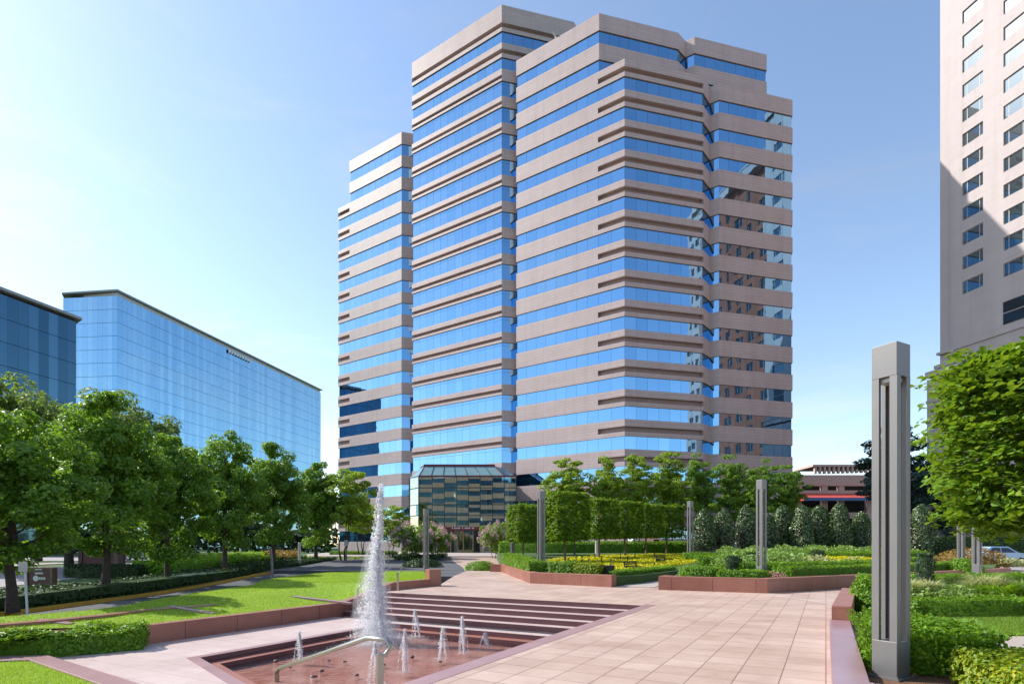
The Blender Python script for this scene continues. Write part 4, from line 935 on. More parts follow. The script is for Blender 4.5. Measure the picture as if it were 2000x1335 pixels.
curtain('glass_band', c0, c1, 0.5, 75.8, 19, 1.6, gb, 'curtain_glass'); curtain('glass_band', c1, c2, 0.5, 75.8, 19, 1.7, gb, 'curtain_glass')
mb = MB(); mb.prism([(-136, 173), c1, c2, (-125, 285), (-150, 200)], 0.5, 75.4, 0); 
gbk = offs([(-134.4, 171.7), c1, c2, (-125, 285), (-150, 200)], -0.4)
mb = MB(); mb.prism([tuple(p) for p in gbk], 0.4, 75.7, 0); rel(mb.build('core_wall', 'tower_core', gb), gb)
mb = MB(); ro = offs([(-134.4, 172.2), c1, c2, (-125, 285), (-150, 200)], 0.6); mb.prism([tuple(p) for p in ro], 77.0, 77.5, 0, bottom=True); rel(mb.build('roof_slab', 'slate_roof', gb), gb)
mb = MB(); ro = offs([(-129, 172.2), c1, c2, (-125, 285), (-150, 200)], -0.3); mb.prism([tuple(p) for p in ro], 75.8, 77.0, 0); rel(mb.build('fascia', 'roof_soffit', gb), gb)
# letters on its roof edge
mb = MB(); u = np.array(c2) - np.array(c1); u /= np.linalg.norm(u); nn = np.array((u[1], -u[0]))
for k in range(9): 
    p = np.array(c1) + u * (47 + k * 1.5) + nn * .5; mb.box((*p, 74.9), (1.0, .15, 1.1 + .3 * (k == 0)), math.atan2(u[1], u[0]))
rel(mb.build('roof_lettering', 'white_letter', gb), gb)
gc = empty('dark_glass_building', (-92, 100, 0)); tag(gc, 'darker glass building with sloping roofline at the left edge', 'office building')
e0 = np.array((-85.5, 112.5)); du = np.array((-0.277, -0.961)); e1_ = e0 + du * 24; bk = np.array((-.961, .277)) * 22
zt2 = 45.6
curtain('glass_band', e1_, e0 - np.array((0, 0)), 0.3, zt2, 11, 1.7, gc, 'dark_glass'); curtain('glass_band', e0, e0 + np.array((-11.2, 8.2)), 0.3, zt2, 11, 1.7, gc, 'curtain_glass')
pl = [tuple(e1_), tuple(e0), tuple(e0 + np.array((-11.2, 8.2))), tuple(e0 + bk), tuple(e1_ + bk)]
mb = MB(); mb.prism([tuple(p) for p in offs(pl, -0.4)], 0.4, zt2 + .4); rel(mb.build('core_wall', 'tower_core', gc), gc)
mb = MB(); mb.prism([tuple(p) for p in offs(pl, .8)], zt2 + .5, zt2 + 1.0, bottom=True); rel(mb.build('roof_slab', 'slate_roof', gc), gc)
# ------------------------------------------------------------------ hotel on the right
hot = empty('hotel_tower', (56, 62, 0)); tag(hot, 'pale cream hotel tower with rows of three-pane windows at the right edge', 'hotel')
H0 = np.array((54.3, 73.1)); HW = np.array((0.255, -0.967)); HN = np.array((-0.967, -0.255))
def hp(s, z, out=0.0): p = H0 + HW * s + HN * out; return (p[0], p[1], z)
def facade(s0, s1, z0, z1, cols, rows, mi, mb, out=0.0, rev=0.22):
    """wall face with real openings; returns the openings"""
    S_ = sorted({s0, s1, *[c for k in cols for c in k]}); Zs = sorted({z0, z1, *[r for k in rows for r in k]}); op = []
    inn = lambda a, b, L: any(k[0] - 1e-4 <= a and b <= k[1] + 1e-4 for k in L)
    for a, b in zip(S_[:-1], S_[1:]):
        for c, d in zip(Zs[:-1], Zs[1:]):
            if inn(a, b, cols) and inn(c, d, rows):
                op.append((a, b, c, d))
                for q in (((a, c), (a, d)), ((b, d), (b, c)), ((b, c), (a, c)), ((a, d), (b, d))):
                    (x, y), (x2, y2) = q; mb.face([hp(x, y, out), hp(x2, y2, out), hp(x2, y2, out - rev), hp(x, y, out - rev)][::-1], mi, [(x, y), (x2, y2), (x2, y2), (x, y)])
            else: mb.face([hp(a, c, out), hp(b, c, out), hp(b, d, out), hp(a, d, out)], mi, [(a, c), (b, c), (b, d), (a, d)])
    return op
HZT = 79.0
rows = [(32.45 + 3 * k, 34.0 + 3 * k) for k in range(15)]
mb = MB(); ops = []
facade(0, 1.62, 24.5, HZT, [], [], 0, mb, out=-0.35)
mb.face([hp(1.62, 24.5, -.35), hp(1.62, 24.5, 0), hp(1.62, HZT, 0), hp(1.62, HZT, -.35)], 0, [(0, 24.5), (.35, 24.5), (.35, HZT), (0, HZT)])
ops += facade(1.62, 12.2, 24.5, HZT, [(3.06, 5.47), (7.70, 10.11)], rows, 0, mb)
facade(-0.9, 12.2, 0.5, 23.0, [], [], 0, mb, out=0.7); 
mb.face([hp(-.9, .5, -6), hp(-.9, .5, .7), hp(-.9, 23, .7), hp(-.9, 23, -6)], 0, [(0, 0), (6.7, 0), (6.7, 22), (0, 22)])
mb.face([hp(0, .5, -24), hp(0, .5, -.35), hp(0, HZT, -.35), hp(0, HZT, -24)], 0, [(0, 0), (24, 0), (24, 78), (0, 78)])
big = [(7.7, 10.11)]
rel(mb.build('wall', 'hotel_cream', hot), hot)
mb = MB(); bops = facade(12.2, 34.6, 0.5, 74.0, [(13.6 + 3.5 * k, 15.5 + 3.5 * k) for k in range(6)], [(5 + 3 * k, 6.9 + 3 * k) for k in range(22)], 0, mb, out=-1.2)
mb.face([hp(34.6, .5, -1.2), hp(34.6, .5, -24), hp(34.6, 74, -24), hp(34.6, 74, -1.2)], 0)
mb.face([hp(12.2, .5, -1.2), hp(12.2, .5, 0), hp(12.2, 74, 0), hp(12.2, 74, -1.2)], 0)
rel(mb.build('brick_wall', 'hotel_brick', hot), hot)
mb = MB(); qops = facade(34.6, 39.5, 0.5, HZT - 3, [(35.2 + 2.3 * k, 36.6 + 2.3 * k) for k in range(2)], [(5 + 3 * k, 6.6 + 3 * k) for k in range(23)], 0, mb)
mb.face([hp(34.6, .5, -1.3), hp(34.6, .5, 0), hp(34.6, HZT - 3, 0), hp(34.6, HZT - 3, -1.3)], 0); mb.face([hp(39.5, .5, 0), hp(39.5, .5, -24), hp(39.5, HZT - 3, -24), hp(39.5, HZT - 3, 0)], 0)
rel(mb.build('corner_wall', 'hotel_cream', hot), hot)
mb = MB()
for s0, s1, zt_ in ((0, 12.2, HZT), (12.2, 34.6, 74.0), (34.6, 39.5, HZT - 3)):
    mb.face([hp(s0, zt_, .3), hp(s1, zt_, .3), hp(s1, zt_, -24), hp(s0, zt_, -24)])
mb.face([hp(0, .5, -24), hp(39.5, .5, -24), hp(39.5, 74, -24), hp(0, 74, -24)]); rel(mb.build('roof', 'roof_grey', hot), hot)
for zc_, o_, hh in ((23.3, .9, .7), (24.2, .55, .45), (26.0, .18, .3), (20.0, .78, .35), (HZT, .5, 1.2)):
    for z0 in (zc_,):
        mb = MB()
        pass
        P4 = [hp(-1.0 if zc_ < 24 else -.1, 0, o_), hp(12.2, 0, o_), hp(12.2, 0, -.4), hp(-1.0 if zc_ < 24 else -.1, 0, -.4 if zc_ > 24 else -6)]
        mb.prism([p[:2] for p in P4], z0, z0 + hh, 0, bottom=True); rel(mb.build('cornice', 'hotel_cream', hot), hot)
mb = MB()
for z0, hh, o_ in ((72.6, 1.8, 0.2), (5, .8, -.9)):
    P4 = [hp(12.2, 0, o_), hp(34.6, 0, o_), hp(34.6, 0, -2), hp(12.2, 0, -2)]; mb.prism([p[:2] for p in P4], z0, z0 + hh, bottom=True)
P4 = [hp(34.3, 0, .6), hp(39.9, 0, .6), hp(39.9, 0, -2), hp(34.3, 0, -2)]; mb.prism([p[:2] for p in P4], HZT - 4, HZT - 2.4, bottom=True)
rel(mb.build('brick_cornice', 'hotel_cream', hot), hot)
def hwin(ops_, panes, out, mbw, mbf):
    for a, b, c, d in ops_:
        w = b - a; xs_ = [a + w * t for t in panes]; f = .035
        for x0, x1 in zip(xs_[:-1], xs_[1:]): mbw.face([hp(x0 + f, c + f, out - .16), hp(x1 - f, c + f, out - .16), hp(x1 - f, d - f, out - .16), hp(x0 + f, d - f, out - .16)])
        for x in xs_: 
            mbf.face([hp(x - f, c, out - .15), hp(x + f, c, out - .15), hp(x + f, d, out - .15), hp(x - f, d, out - .15)])
        for z in (c + f, d - f): mbf.face([hp(a, z - f, out - .145), hp(b, z - f, out - .145), hp(b, z + f, out - .145), hp(a, z + f, out - .145)])
for o_ in ops:
    mbw, mbf = MB(), MB(); hwin([o_], (0, .2, .8, 1), 0, mbw, mbf)
    w = rel(mbw.build('window', 'hotel_glass', hot), hot); f = mbf.build('window_frame', 'frame_grey', w); f.location = -Vector(hot.location) - Vector(w.location)
mbw, mbf = MB(), MB(); hwin(bops, (0, .5, 1), -1.2, mbw, mbf); hwin(qops, (0, .5, 1), 0, mbw, mbf)
w = tag(rel(mbw.build('far_window', 'car_glass', hot), hot), kind='stuff'); f = mbf.build('window_frame', 'frame_grey', w); f.location = -Vector(hot.location) - Vector(w.location)
# two-storey window low on the facade
for q_ in ((7.7, 9.9, 27.0, 28.25), (7.7, 9.9, 28.35, 29.6)):
    mb = MB(); mbf = MB(); hwin([q_], (0, 1), .17, mb, mbf); w = rel(mb.build('window', 'car_glass', hot), hot); f = mbf.build('window_frame', 'black_metal', w); f.location = -Vector(hot.location) - Vector(w.location)
# ------------------------------------------------------------------ parking building behind the right-hand trees
pk = empty('parking_building', (80, 120, 0.7)); tag(pk, 'pink parking building with open decks and red and blue awning', 'parking building')
mb = MB()
def pslab(x0, x1, y, z0, z1, d=1.0, mi=0): mb.box(((x0 + x1) / 2, y + d / 2, (z0 + z1) / 2), (x1 - x0, d, z1 - z0), 0, mi)
YK = 120
X0, X1 = xa(1500, YK), xa(1850, YK)
for z0, z1 in ((za(948, YK), za(927, YK)), (za(966, YK), za(957, YK)), (za(1012, YK), za(1000, YK))): pslab(X0, X1, YK, z0, z1)
rel(mb.build('deck_wall', 'garage_pink', pk), pk)
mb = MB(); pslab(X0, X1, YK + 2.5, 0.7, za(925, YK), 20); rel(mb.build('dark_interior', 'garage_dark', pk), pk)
for x in (1612, 1645, 1700, 1760, 1562):
    mb = MB(); pslab(xa(x, YK) - .6, xa(x, YK) + .6, YK + .2, .7, za(930, YK), .8); rel(mb.build('column', 'garage_pink', pk), pk)
mb = MB(); a0, a1 = xa(1570, YK - 3), xa(1740, YK - 3); y0 = YK - 3
mb.face([(a0, y0, za(971, y0)), (a1, y0, za(971, y0)), (a1, YK, za(963, YK)), (a0, YK, za(963, YK))], 0); mb.face([(a0, y0, za(977, y0)), (a1, y0, za(977, y0)), (a1, y0, za(971, y0)), (a0, y0, za(971, y0))], 1)
mb.face([(a0, YK, za(977, YK)), (a0, y0, za(977, y0)), (a0, y0, za(971, y0)), (a0, YK, za(963, YK))], 0)
rel(mb.build('awning', ['awning_red', 'awning_blue'], pk), pk)
mb = MB(); yq = YK + 6
for k in range(14): x = xa(1592 + k * 9, yq); mb.box((x, yq, (za(925, yq) + za(912 - k * .4, yq)) / 2), (.45, .6, za(912, yq) - za(925, yq)))
mb.prism([(xa(1586, yq), yq - .4), (xa(1730, yq), yq - .4), (xa(1730, yq), yq + 8), (xa(1586, yq), yq + 8)], za(911, yq), za(907, yq), bottom=True)
rel(mb.build('roof_arcade', 'garage_pink', pk), pk)
# ------------------------------------------------------------------ planter walls
def wall_path(name, label, pts, w, z0, z1, cap=0.05, mat='wall_granite', closed=False):
    """low wall of w thickness along a path, with a flush cap course"""
    root = empty(name, (*pts[0], z0)); a, b = strip(pts, w); mb = MB(); d = 0
    for i in range(len(a) - 1):
        L = math.dist(a[i], a[i + 1]); q = [a[i], a[i + 1], b[i + 1], b[i]]
        for (p, r) in ((q[0], q[1]), (q[2], q[3])): mb.face([(*p, z0), (*r, z0), (*r, z1 - cap), (*p, z1 - cap)], 0, [(d, .1), (d + L, .1), (d + L, 1), (d, 1)])
        if i == 0: mb.face([(*q[3], z0), (*q[0], z0), (*q[0], z1 - cap), (*q[3], z1 - cap)], 0, [(.2, .1), (.6, .1), (.6, 1), (.2, 1)])
        if i == len(a) - 2: mb.face([(*q[1], z0), (*q[2], z0), (*q[2], z1 - cap), (*q[1], z1 - cap)], 0, [(.2, .1), (.6, .1), (.6, 1), (.2, 1)])
        d += L
    rel(mb.build('wall_panel', mat, root), root)
    a2, b2 = strip([tuple(p) for p in pts], w); 
    mb = MB(); mb.prism(a2 + b2[::-1], z1 - cap + .003, z1); rel(mb.build('cap_stone', 'red_granite' if mat == 'wall_granite' else 'seat_granite', root, bevel=0.01), root)
    return tag(root, label, 'planter wall')
P1c = [(-.75, 38.9), (.85, 27.1), (4.25, 24.5)]
wall_path('planter_wall', 'angled red granite planter wall in front of the box pruned trees', [(-1.5, 39.2)] + P1c + [(4.55, 25.0)], 0.4, -0.02, 0.52)
P2c = [(5.9, 23.1), (9.5, 21.35), (25.6, 30.2), (27.5, 31.6)]
wall_path('planter_wall', 'long red granite planter wall of the round garden bed right of the gap', [(6.4, 24.0)] + P2c, 0.4, -0.02, 0.55)
wall_path('planter_wall', 'taller end of the red granite wall behind the nearest light column', [UV(13.2, -.12), UV(18.9, -.45)][::-1] if False else [UV(13.2, -.45), UV(18.9, -.75)], 0.35, -0.02, 0.57)
wall_path('seat_wall', 'low purple granite seat wall at the right of the plaza', [UV(7.3, -.40) if False else UV(7.3, -.42), UV(13.18, -.42)], 0.36, -0.02, 0.29, mat='seat_granite')
o = MB(); o.prism([UV(6.95, -.46), UV(7.28, -.46), UV(7.28, -.06), UV(6.95, -.06)], -.02, .30); o.prism([UV(6.95, -2.2), UV(7.28, -2.2), UV(7.28, -.465), UV(6.95, -.465)], -.02, .295)
tag(o.build('seat_wall', 'seat_granite', bevel=.01), 'purple granite corner of the seat wall at the bottom edge', 'planter wall')
# ------------------------------------------------------------------ soil of the beds
sheet('mulch_bed', [UV(7.2, -.43), UV(18.9, -.76), UV(26, -6), (40, 22), (40, 5), (6.5, 3)], lambda x, y: 0.12, 'mulch', 0.2)
sheet('planting_bed', [(-.45, 39), (1.2, 27.5), (4.35, 25.05), (6.0, 26.5), (9.2, 31), (14, 38), (20, 48), (17, 57), (-1.5, 57)], lambda x, y: zbed(y) - (0.0), 'verge_soil', 0.9)
sheet('planting_bed', [(6.2, 23.4), (9.55, 21.75), (25.5, 30.5), (34, 40), (36, 54), (22, 54), (15, 42), (9.5, 31)], lambda x, y: zbed(y), 'verge_soil', 0.9)
pl_ = sheet('path', [(7.0, 8.9), (7.0, 10.35), (40, 10.9), (40, 9.2)], 0.135, 'pale_concrete', 0.2)
rl = sheet('lawn', [(7.7, 10.4), (8.1, 12.9), (40, 14.2), (40, 10.95)], 0.15, 'lawn_soil', 0.15)
# ------------------------------------------------------------------ light columns
def make_lamp():
    root = empty('light_column'); s = 0.15; H = 4.15; zb, zt = 0.47, 3.74; lw = 0.086
    mb = MB(); mb.box((0, 0, zb / 2), (2 * s, 2 * s, zb)); mb.build('base', 'lamp_metal', root, bevel=0.006)
    mb = MB(); mb.box((0, 0, (zt + H) / 2), (2 * s, 2 * s, H - zt)); mb.build('cap', 'lamp_metal', root, bevel=0.006)
    mb = MB(); mb.box((0, 0, zt - .03), (.2, .2, .05)); mb.build('lens', 'lamp_lens', root)
    mb = MB(); mb.box((0, 0, .012), (.38, .38, .024))
    for sx, sy in ((1, 1), (1, -1), (-1, 1), (-1, -1)): mb.tube([(sx * .168, sy * .168, .02), (sx * .168, sy * .168, .05)], .012, 6)
    mb.build('base_plate', 'lamp_metal', root)
    for sx, sy in ((1, 1), (1, -1), (-1, 1), (-1, -1)):
        mb = MB(); t = .05; x0, y0 = sx * s, sy * s
        pts = [(x0, y0), (x0 - sx * lw, y0), (x0 - sx * lw, y0 - sy * t), (x0 - sx * t, y0 - sy * t), (x0 - sx * t, y0 - sy * lw), (x0, y0 - sy * lw)]
        if sx * sy > 0: pts = pts[::1]
        else: pts = pts[::-1]
        mb.prism(pts, zb, zt, top=False); mb.build('leg', 'lamp_metal', root)
    return root
lamp0 = make_lamp(); LG = 'square steel light columns round the plaza'
for x, Y, z, lb in ((1740, 7.2, 0.12, 'nearest and largest grey steel light column, in the right foreground'), (1487, 24.4, .42, 'grey light column standing in the round bed at the angle of the long planter wall'),
                    (1057, 29.5, .42, 'grey light column at the angle of the planter wall before the box pruned trees'), (1348, 39.5, zbed(39.5), 'slim grey light column left of the row of conical hollies'),
                    (1001, 49, .2, 'slim grey light column right of the entrance pavilion'), (832, 37, .0, 'slim grey light column on the lawn tip in front of the entrance'),
                    (1877, 33, .42, 'pale light column far right behind the round bed, left one of two'), (1908, 26.5, .45, 'pale light column far right at the end of the long planter wall')):
    place(lamp0, USED, (xa(x, Y), Y, z), GA, 1.0 if Y < 45 else 1.0, lb, 'light column', LG)
# ------------------------------------------------------------------ trees
# the row by the road on the left
def street_crown(): return clump_crown(2.85, 2.85, 3.9, 5.45, 150, 200, .2, .56, surf=.5, taper=.5)
street = [make_tree('street_tree', 9.0, street_crown(), 'leaf_street', .185, .19, nlimb=18) for _ in range(3)]
TG = 'leafy trees in a row along the road'
for i, (x, Y, sc, lb) in enumerate(((25, 19.6, (.9, .9, .80), 'thick trunked leafy tree at the left edge behind the parking sign'), (205, 26.8, (1, 1, 1.0), 'leafy tree in front of the large brown monument sign'),
        (330, 31.8, (.86, .86, .93), 'leafy tree with slim trunk right of the clipped dark hedge'), (440, 38, (.9, .9, 1.08), 'leafy tree beside the bright green grass mound'),
        (537, 45.8, (.95, .95, 1.06), 'leafy tree just behind the thin grey post'), (617, 55.5, (.95, .95, 1.08), 'last leafy tree of the row, in front of the gap between the buildings'))):
    place(street[i % 3], USED, (xa(x, Y), Y, zroad(Y) + .12), i * 1.3 + .4, (sc[0] * 1.03, sc[1] * 1.03, sc[2]), lb, 'tree', TG)
back = [make_tree('broad_tree', 13, clump_crown(4.4, 4.4, 5.2, 8.4, 110, 190, .3, 1.0, surf=.6), 'leaf_back', .32, .3) for _ in range(2)]
for i, (x, Y, sc, lb) in enumerate(((15, 40, .92, 'pale green broad tree rising behind the left edge of the row'), (135, 43, .90, 'pale green broad tree behind the tree at the monument sign'), (235, 46, .92, 'pale green broad tree whose top stands before the glass building corner'),
        (75, 62, 1.0, 'pale green tree farther back between two broad crowns'), (-110, 44, 1.0, 'pale green broad tree just beyond the left edge'))):
    place(back[i % 2], USED, (xa(x, Y), Y, .1), i * 1.9, sc * 1.08, lb, 'tree', 'pale broad trees behind the road')
small_t = make_tree('small_tree', 6.5, clump_crown(2.6, 2.6, 2.3, 4.2, 60, 120, .2, .6, flat=.5, surf=.6), 'leaf_locust', .22, .09, stems=3, nlimb=8, trunk_top=.7)
for x, Y, sc, lb in ((672, 56, (1.3, 1.3, 1.35), 'multi stemmed tree with layered branches left of the tall water jet'), (765, 62, (.8, .8, .85), 'small bright green tree right of the tall water jet beside the pink flowering bush'), (705, 66, (1.1, 1.1, 1.0), 'small dark tree standing behind the upper water jet')):
    place(small_t, USED, (xa(x, Y), Y, zwalk(Y)), Y, sc, lb, 'tree')
# box-pruned lindens
def make_pleached(n, big, lsize, rough=.075, depth=.30, pw=7.0, L=.17, lump=0.0):
    root = empty('pruned_tree'); per = 16; nc = n // per
    P, N = box_shell(1.25, 1.15, 1.75, 4.75, nc, depth=depth, rough=rough)
    cq = (P - np.array((0, 0, 3.25))) / np.array((1.27, 1.17, 1.52)); rr = (np.abs(cq) ** pw).sum(1) ** (1 / pw); P = np.array((0, 0, 3.25)) + (P - np.array((0, 0, 3.25))) / np.maximum(1, rr)[:, None] ** .92
    S_, T_ = box_shell(1.22, 1.12, 1.9, 4.7, nc // 12, depth=0, rough=.1); P = np.concatenate((P, S_ + T_ * rng.uniform(.0, .16, (len(S_), 1)))); N = np.concatenate((N, T_))
    # each point carries a spray of overlapping leaves hanging outward
    ax = unit(N * np.array((1, 1, .25)) + rng.normal(size=N.shape) * .35); sd_ = np.cross(ax, np.array((0, 0, 1.0))); m = len(P)
    K_ = rng.normal(size=(7, 3)) * 1.5; lw_ = sum(np.sin(P @ K_[k] + k * 1.7) for k in range(7)) / 3; P = P + N * (lump * lw_)[:, None]
    f = rng.uniform(-1, 1, (m, per, 1)); g = rng.normal(size=(m, per, 1)) * .45; hgt = rng.normal(size=(m, per, 1)) * .25
    P = (P[:, None, :] + ax[:, None, :] * f * L + sd_[:, None, :] * g * L + np.array((0, 0, 1.0)) * (hgt * L * .5 - .25 * L * (f + 1) ** 2 * .5)).reshape(-1, 3)
    N = np.repeat(unit(N * .5 + np.array((0, 0, .75)) + rng.normal(size=N.shape) * .22), per, axis=0)
    link('crown', np_mesh('crown', [(*leaves(P, unit(N + rng.normal(size=N.shape) * .30), lsize, big=big, droop=.35, fold=.2), 0)], ['leaf_linden']), root)
    mb = MB(); mb.tube([(0, 0, 0), (.02, .01, .8), (-.02, .02, 1.9), (0, 0, 3.2), (.02, 0, 4.3)], [.10, .075, .07, .05, .02], 9)
    for k in range(9):
        a = k * 2.4; z = 1.85 + k * .3; mb.tube([(0, 0, z), (.5 * math.cos(a), .5 * math.sin(a), z + .2), (.98 * math.cos(a), .9 * math.sin(a), z + .32)], [.04, .026, .01], 5)
    mb.build('trunk', 'pale_bark', root, smooth=True); return root
ple = [make_pleached(19000, False, .135, depth=.22) for _ in range(2)]
PGp = 'square pruned trees in the yellow carpeted bed'
for i, (x, Y, z, sc, lb) in enumerate(((1103, 37, .45, (1.0, 1.0, 1.0), 'front square pruned tree, darkest and largest of the middle group'), (1022, 45.5, .5, (.85, .85, .95), 'square pruned tree left of the light column at the planter angle'), (1049, 50, .6, (.85, .85, .9), 'square pruned tree half hidden behind the light column at the planter angle'),
        (1170, 42, zbed(42), (.93, .93, .93), 'square pruned tree second in the row right of the darkest one'), (1220, 45.5, zbed(45), (.93, .93, .93), 'square pruned tree third in the row above the dark bench'), (1262, 49, zbed(49), (.93, .93, .92), 'square pruned tree fourth in the row before the orange car'),
        (1302, 52, zbed(52), (.93, .93, .92), 'square pruned tree at the right end of the row'), (1122, 50, zbed(50), (.9, .9, .9), 'square pruned tree behind the darkest one, only its trunk clear'))):
    place(ple[i % 2], USED, (xa(x, Y), Y, z - .05), GA + (i % 4) * math.pi / 2, sc, lb, 'pruned tree', PGp)
near_t = make_pleached(36000, True, .078, rough=.10, depth=.95, pw=3.4, L=.19, lump=.17)
place(near_t, USED, (9.5, 9.7, .05), GA + .2, (1.40, 1.40, 1.10), 'large leaved square pruned tree cut off by the right edge', 'pruned tree')
# tall open trees before the tower
def locust_crown():
    C, N, cs = clump_crown(2.2, 2.2, 4.0, 6.9, 120, 95, .2, .50, flat=.5, surf=.42, taper=.4); return C, N, cs
loc = [make_tree('honey_locust', 10.5, locust_crown(), lm, .20, .10, stems=2, nlimb=16, trunk_top=.92, split=.25) for lm in ('leaf_locust', 'leaf_locust', 'leaf_street', 'leaf_street')]
LGp = 'open feathery trees before the tower'
for i, (x, Y, sc, lb) in enumerate(((1108, 60, (1.25, 1.25, 1.02), 'feathery tree over the darkest square pruned tree'), (1186, 60, (.95, .95, 1.02), 'feathery tree beside the thin pole of the street light'), (1242, 61, (1.05, 1.05, 1.08), 'feathery tree before the front corner of the tower'),
        (1306, 62, (1.1, 1.1, 1.1), 'feathery tree above the right end of the square pruned row'), (1368, 63, (1.0, 1.0, 1.1), 'dark feathery tree above the slim light column'), (1425, 64, (1.1, 1.1, 1.08), 'dark feathery tree left of the middle light column'),
        (1487, 65, (1.1, 1.1, 1.06), 'dark feathery tree behind the top of the middle light column'), (1540, 66, (1.15, 1.15, 1.0), 'dark feathery tree at the right corner of the tower'), (1465, 70, (1.3, 1.3, .9), 'feathery tree farther back between two dark ones'))):
    place(loc[i % 2 + 2 * (i >= 4)], USED, (xa(x, Y), Y, zwalk(Y)), i * 2.1, sc, lb, 'tree', LGp)
# conical hollies
def make_holly(n=2600):
    root = empty('holly_tree'); t = rng.uniform(0, 1, n) ** .8; a = rng.uniform(0, 6.283, n); z = .15 + t * 3.9
    prof = np.where(t < .25, .72 + .28 * t / .25, np.sqrt(np.clip(1 - ((t - .25) / .75) ** 1.7, 0, 1))) * .98
    K = rng.normal(size=(9, 3)) * 2.6; q0 = np.column_stack((np.cos(a), np.sin(a), z)); wob = 1 + .09 * sum(np.sin(q0 @ K[k] + k) for k in range(9)) / 2.5
    r = prof * wob * (1 - rng.uniform(0, 1, n) ** 2 * .35); P = np.column_stack((np.cos(a) * r, np.sin(a) * r, z)); N = unit(np.column_stack((np.cos(a), np.sin(a), np.full(n, .35))) + rng.normal(size=(n, 3)) * .55)
    link('crown', np_mesh('crown', [(*leaves(P, N, .17), 0)], ['leaf_holly']), root)
    mb = MB(); mb.tube([(0, 0, -.1), (0, 0, 1.2), (.02, 0, 3.2)], [.08, .06, .03], 6)
    mb.tube([(0, 0, .3), (0, 0, 1.0), (0, 0, 2.2), (0, 0, 3.4)], [.4, .62, .52, .12], 9)
    mb.build('trunk', 'bark', root); return root
hol = [make_holly() for _ in range(3)]
hpx = ((1374, 49.5, .95), (1414, 50, .97), (1457, 50.5, 1.0), (1497, 50.2, .92), (1530, 51, 1.0), (1567, 49.5, 1.06), (1600, 50.5, 1.05), (1640, 49.5, 1.03), (1682, 50, .96), (1800, 48, .98), (1716, 51, .85))
hwords = ('first conical holly of the row, right beside the slim light column', 'second conical holly from the slim light column', 'third conical holly from the slim light column', 'conical holly partly behind the middle light column', 'conical holly just right of the middle light column',
          'tallest conical holly in the middle of the row', 'conical holly above the small square topiary', 'conical holly third from the nearest light column', 'conical holly second from the nearest light column', 'conical holly alone right of the nearest light column', 'conical holly hidden behind the nearest light column')
for i, (x, Y, s) in enumerate(hpx): place(hol[i % 3], USED, (xa(x, Y), Y, zbed(Y) + .1), i * 1.7, (1.08 * s * (1 + .13 * math.sin(i * 2.3)), 1.08 * s * (1 + .10 * math.cos(i * 1.9)), s * (1.0 + .06 * math.sin(i * 3.7))), hwords[i], 'holly', 'row of conical hollies behind the round bed')
# dark pine-like trees by the parking building, low cedar tops
pine = make_tree('pine_tree', 17, clump_crown(4.2, 4.2, 6.6, 9.6, 85, 190, .3, 1.1, flat=.4, surf=.6, taper=.35), 'leaf_pine', .34, .28, nlimb=18)
for x, Y, sc, lb in ((1742, 75, (1.25, 1.25, 1.06), 'dark blue green pine behind the nearest light column'), (1795, 84, (.8, .8, .8), 'dark pine between the nearest light column and the hotel'), (1850, 70, (.7, .7, .62), 'dark pine in the shade at the foot of the hotel')):
    place(pine, USED, (xa(x, Y), Y, .7), Y, sc, lb, 'tree')
place(pine, USED, (xa(1592, 190), 190, .5), 1, (.35, .35, 1.45), 'tiny far tree top above the parking building', 'tree')
# crape myrtles in flower
def make_myrtle():
    root = empty('flowering_bush'); C, N, cs = clump_crown(2.1, 1.9, 1.25, 1.75, 46, 80, .2, .5, surf=.7); link('crown', np_mesh('crown', [(*leaves(C, N, .2), 0)], ['leaf_street']), root)
    C2 = []; N2 = []
    for c in cs:
        if c[2] > 1.0 and rng.uniform() < .95:
            d = c - np.array((0, 0, 1.4)); d /= np.linalg.norm(d); q = unit(rng.normal(size=(46, 3))); C2.append(c + d * .42 + q * np.array((.32, .32, .36)) * rng.uniform(.4, 1, (46, 1))); N2.append(q)
    link('blossom', np_mesh('blossom', [(*leaves(np.concatenate(C2), np.concatenate(N2), .15), 0)], ['flower_pink']), root)
    trunk_mb(1.7, .05, cs, .2, nlimb=8, stems=3).build('trunk', 'pale_bark', root); return root
my = [make_myrtle(), make_myrtle()]
for i, (x, Y, sc, lb) in enumerate(((806, 58, (1.12, 1.12, 1.2), 'pink flowering bush left of the slim light column by the entrance'), (848, 59, (.85, .85, 1.2), 'pink flowering bush behind the slim light column by the entrance'), (966, 60, (.92, .92, 1.25), 'pink flowering bush right of the entrance doors'))):
    place(my[i % 2], USED, (xa(x, Y), Y, zwalk(Y)), i * 2 + 1, sc, lb, 'flowering bush', 'pink flowering bushes beside the entrance')
# ------------------------------------------------------------------ clipped hedges and planting
def arc(pts): return [tuple(p) for p in pts]
zr = lambda x, y: zroad(y) + .12
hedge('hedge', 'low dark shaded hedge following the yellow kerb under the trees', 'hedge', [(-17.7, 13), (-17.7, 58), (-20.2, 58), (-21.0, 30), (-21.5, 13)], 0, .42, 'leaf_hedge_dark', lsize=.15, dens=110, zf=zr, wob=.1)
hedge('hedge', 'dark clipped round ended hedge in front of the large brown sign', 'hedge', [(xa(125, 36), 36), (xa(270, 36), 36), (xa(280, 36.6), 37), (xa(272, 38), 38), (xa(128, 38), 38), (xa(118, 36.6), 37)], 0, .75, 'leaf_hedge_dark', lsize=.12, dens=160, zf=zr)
hedge_run('hedge', 'bright green hedge strip behind the trees left of the tall jet', 'hedge', [(-20.8, 38), (-20.4, 47), (-20, 56)], 1.6, 0, .75, 'leaf_hedge', lsize=.13, dens=120, zf=zr)
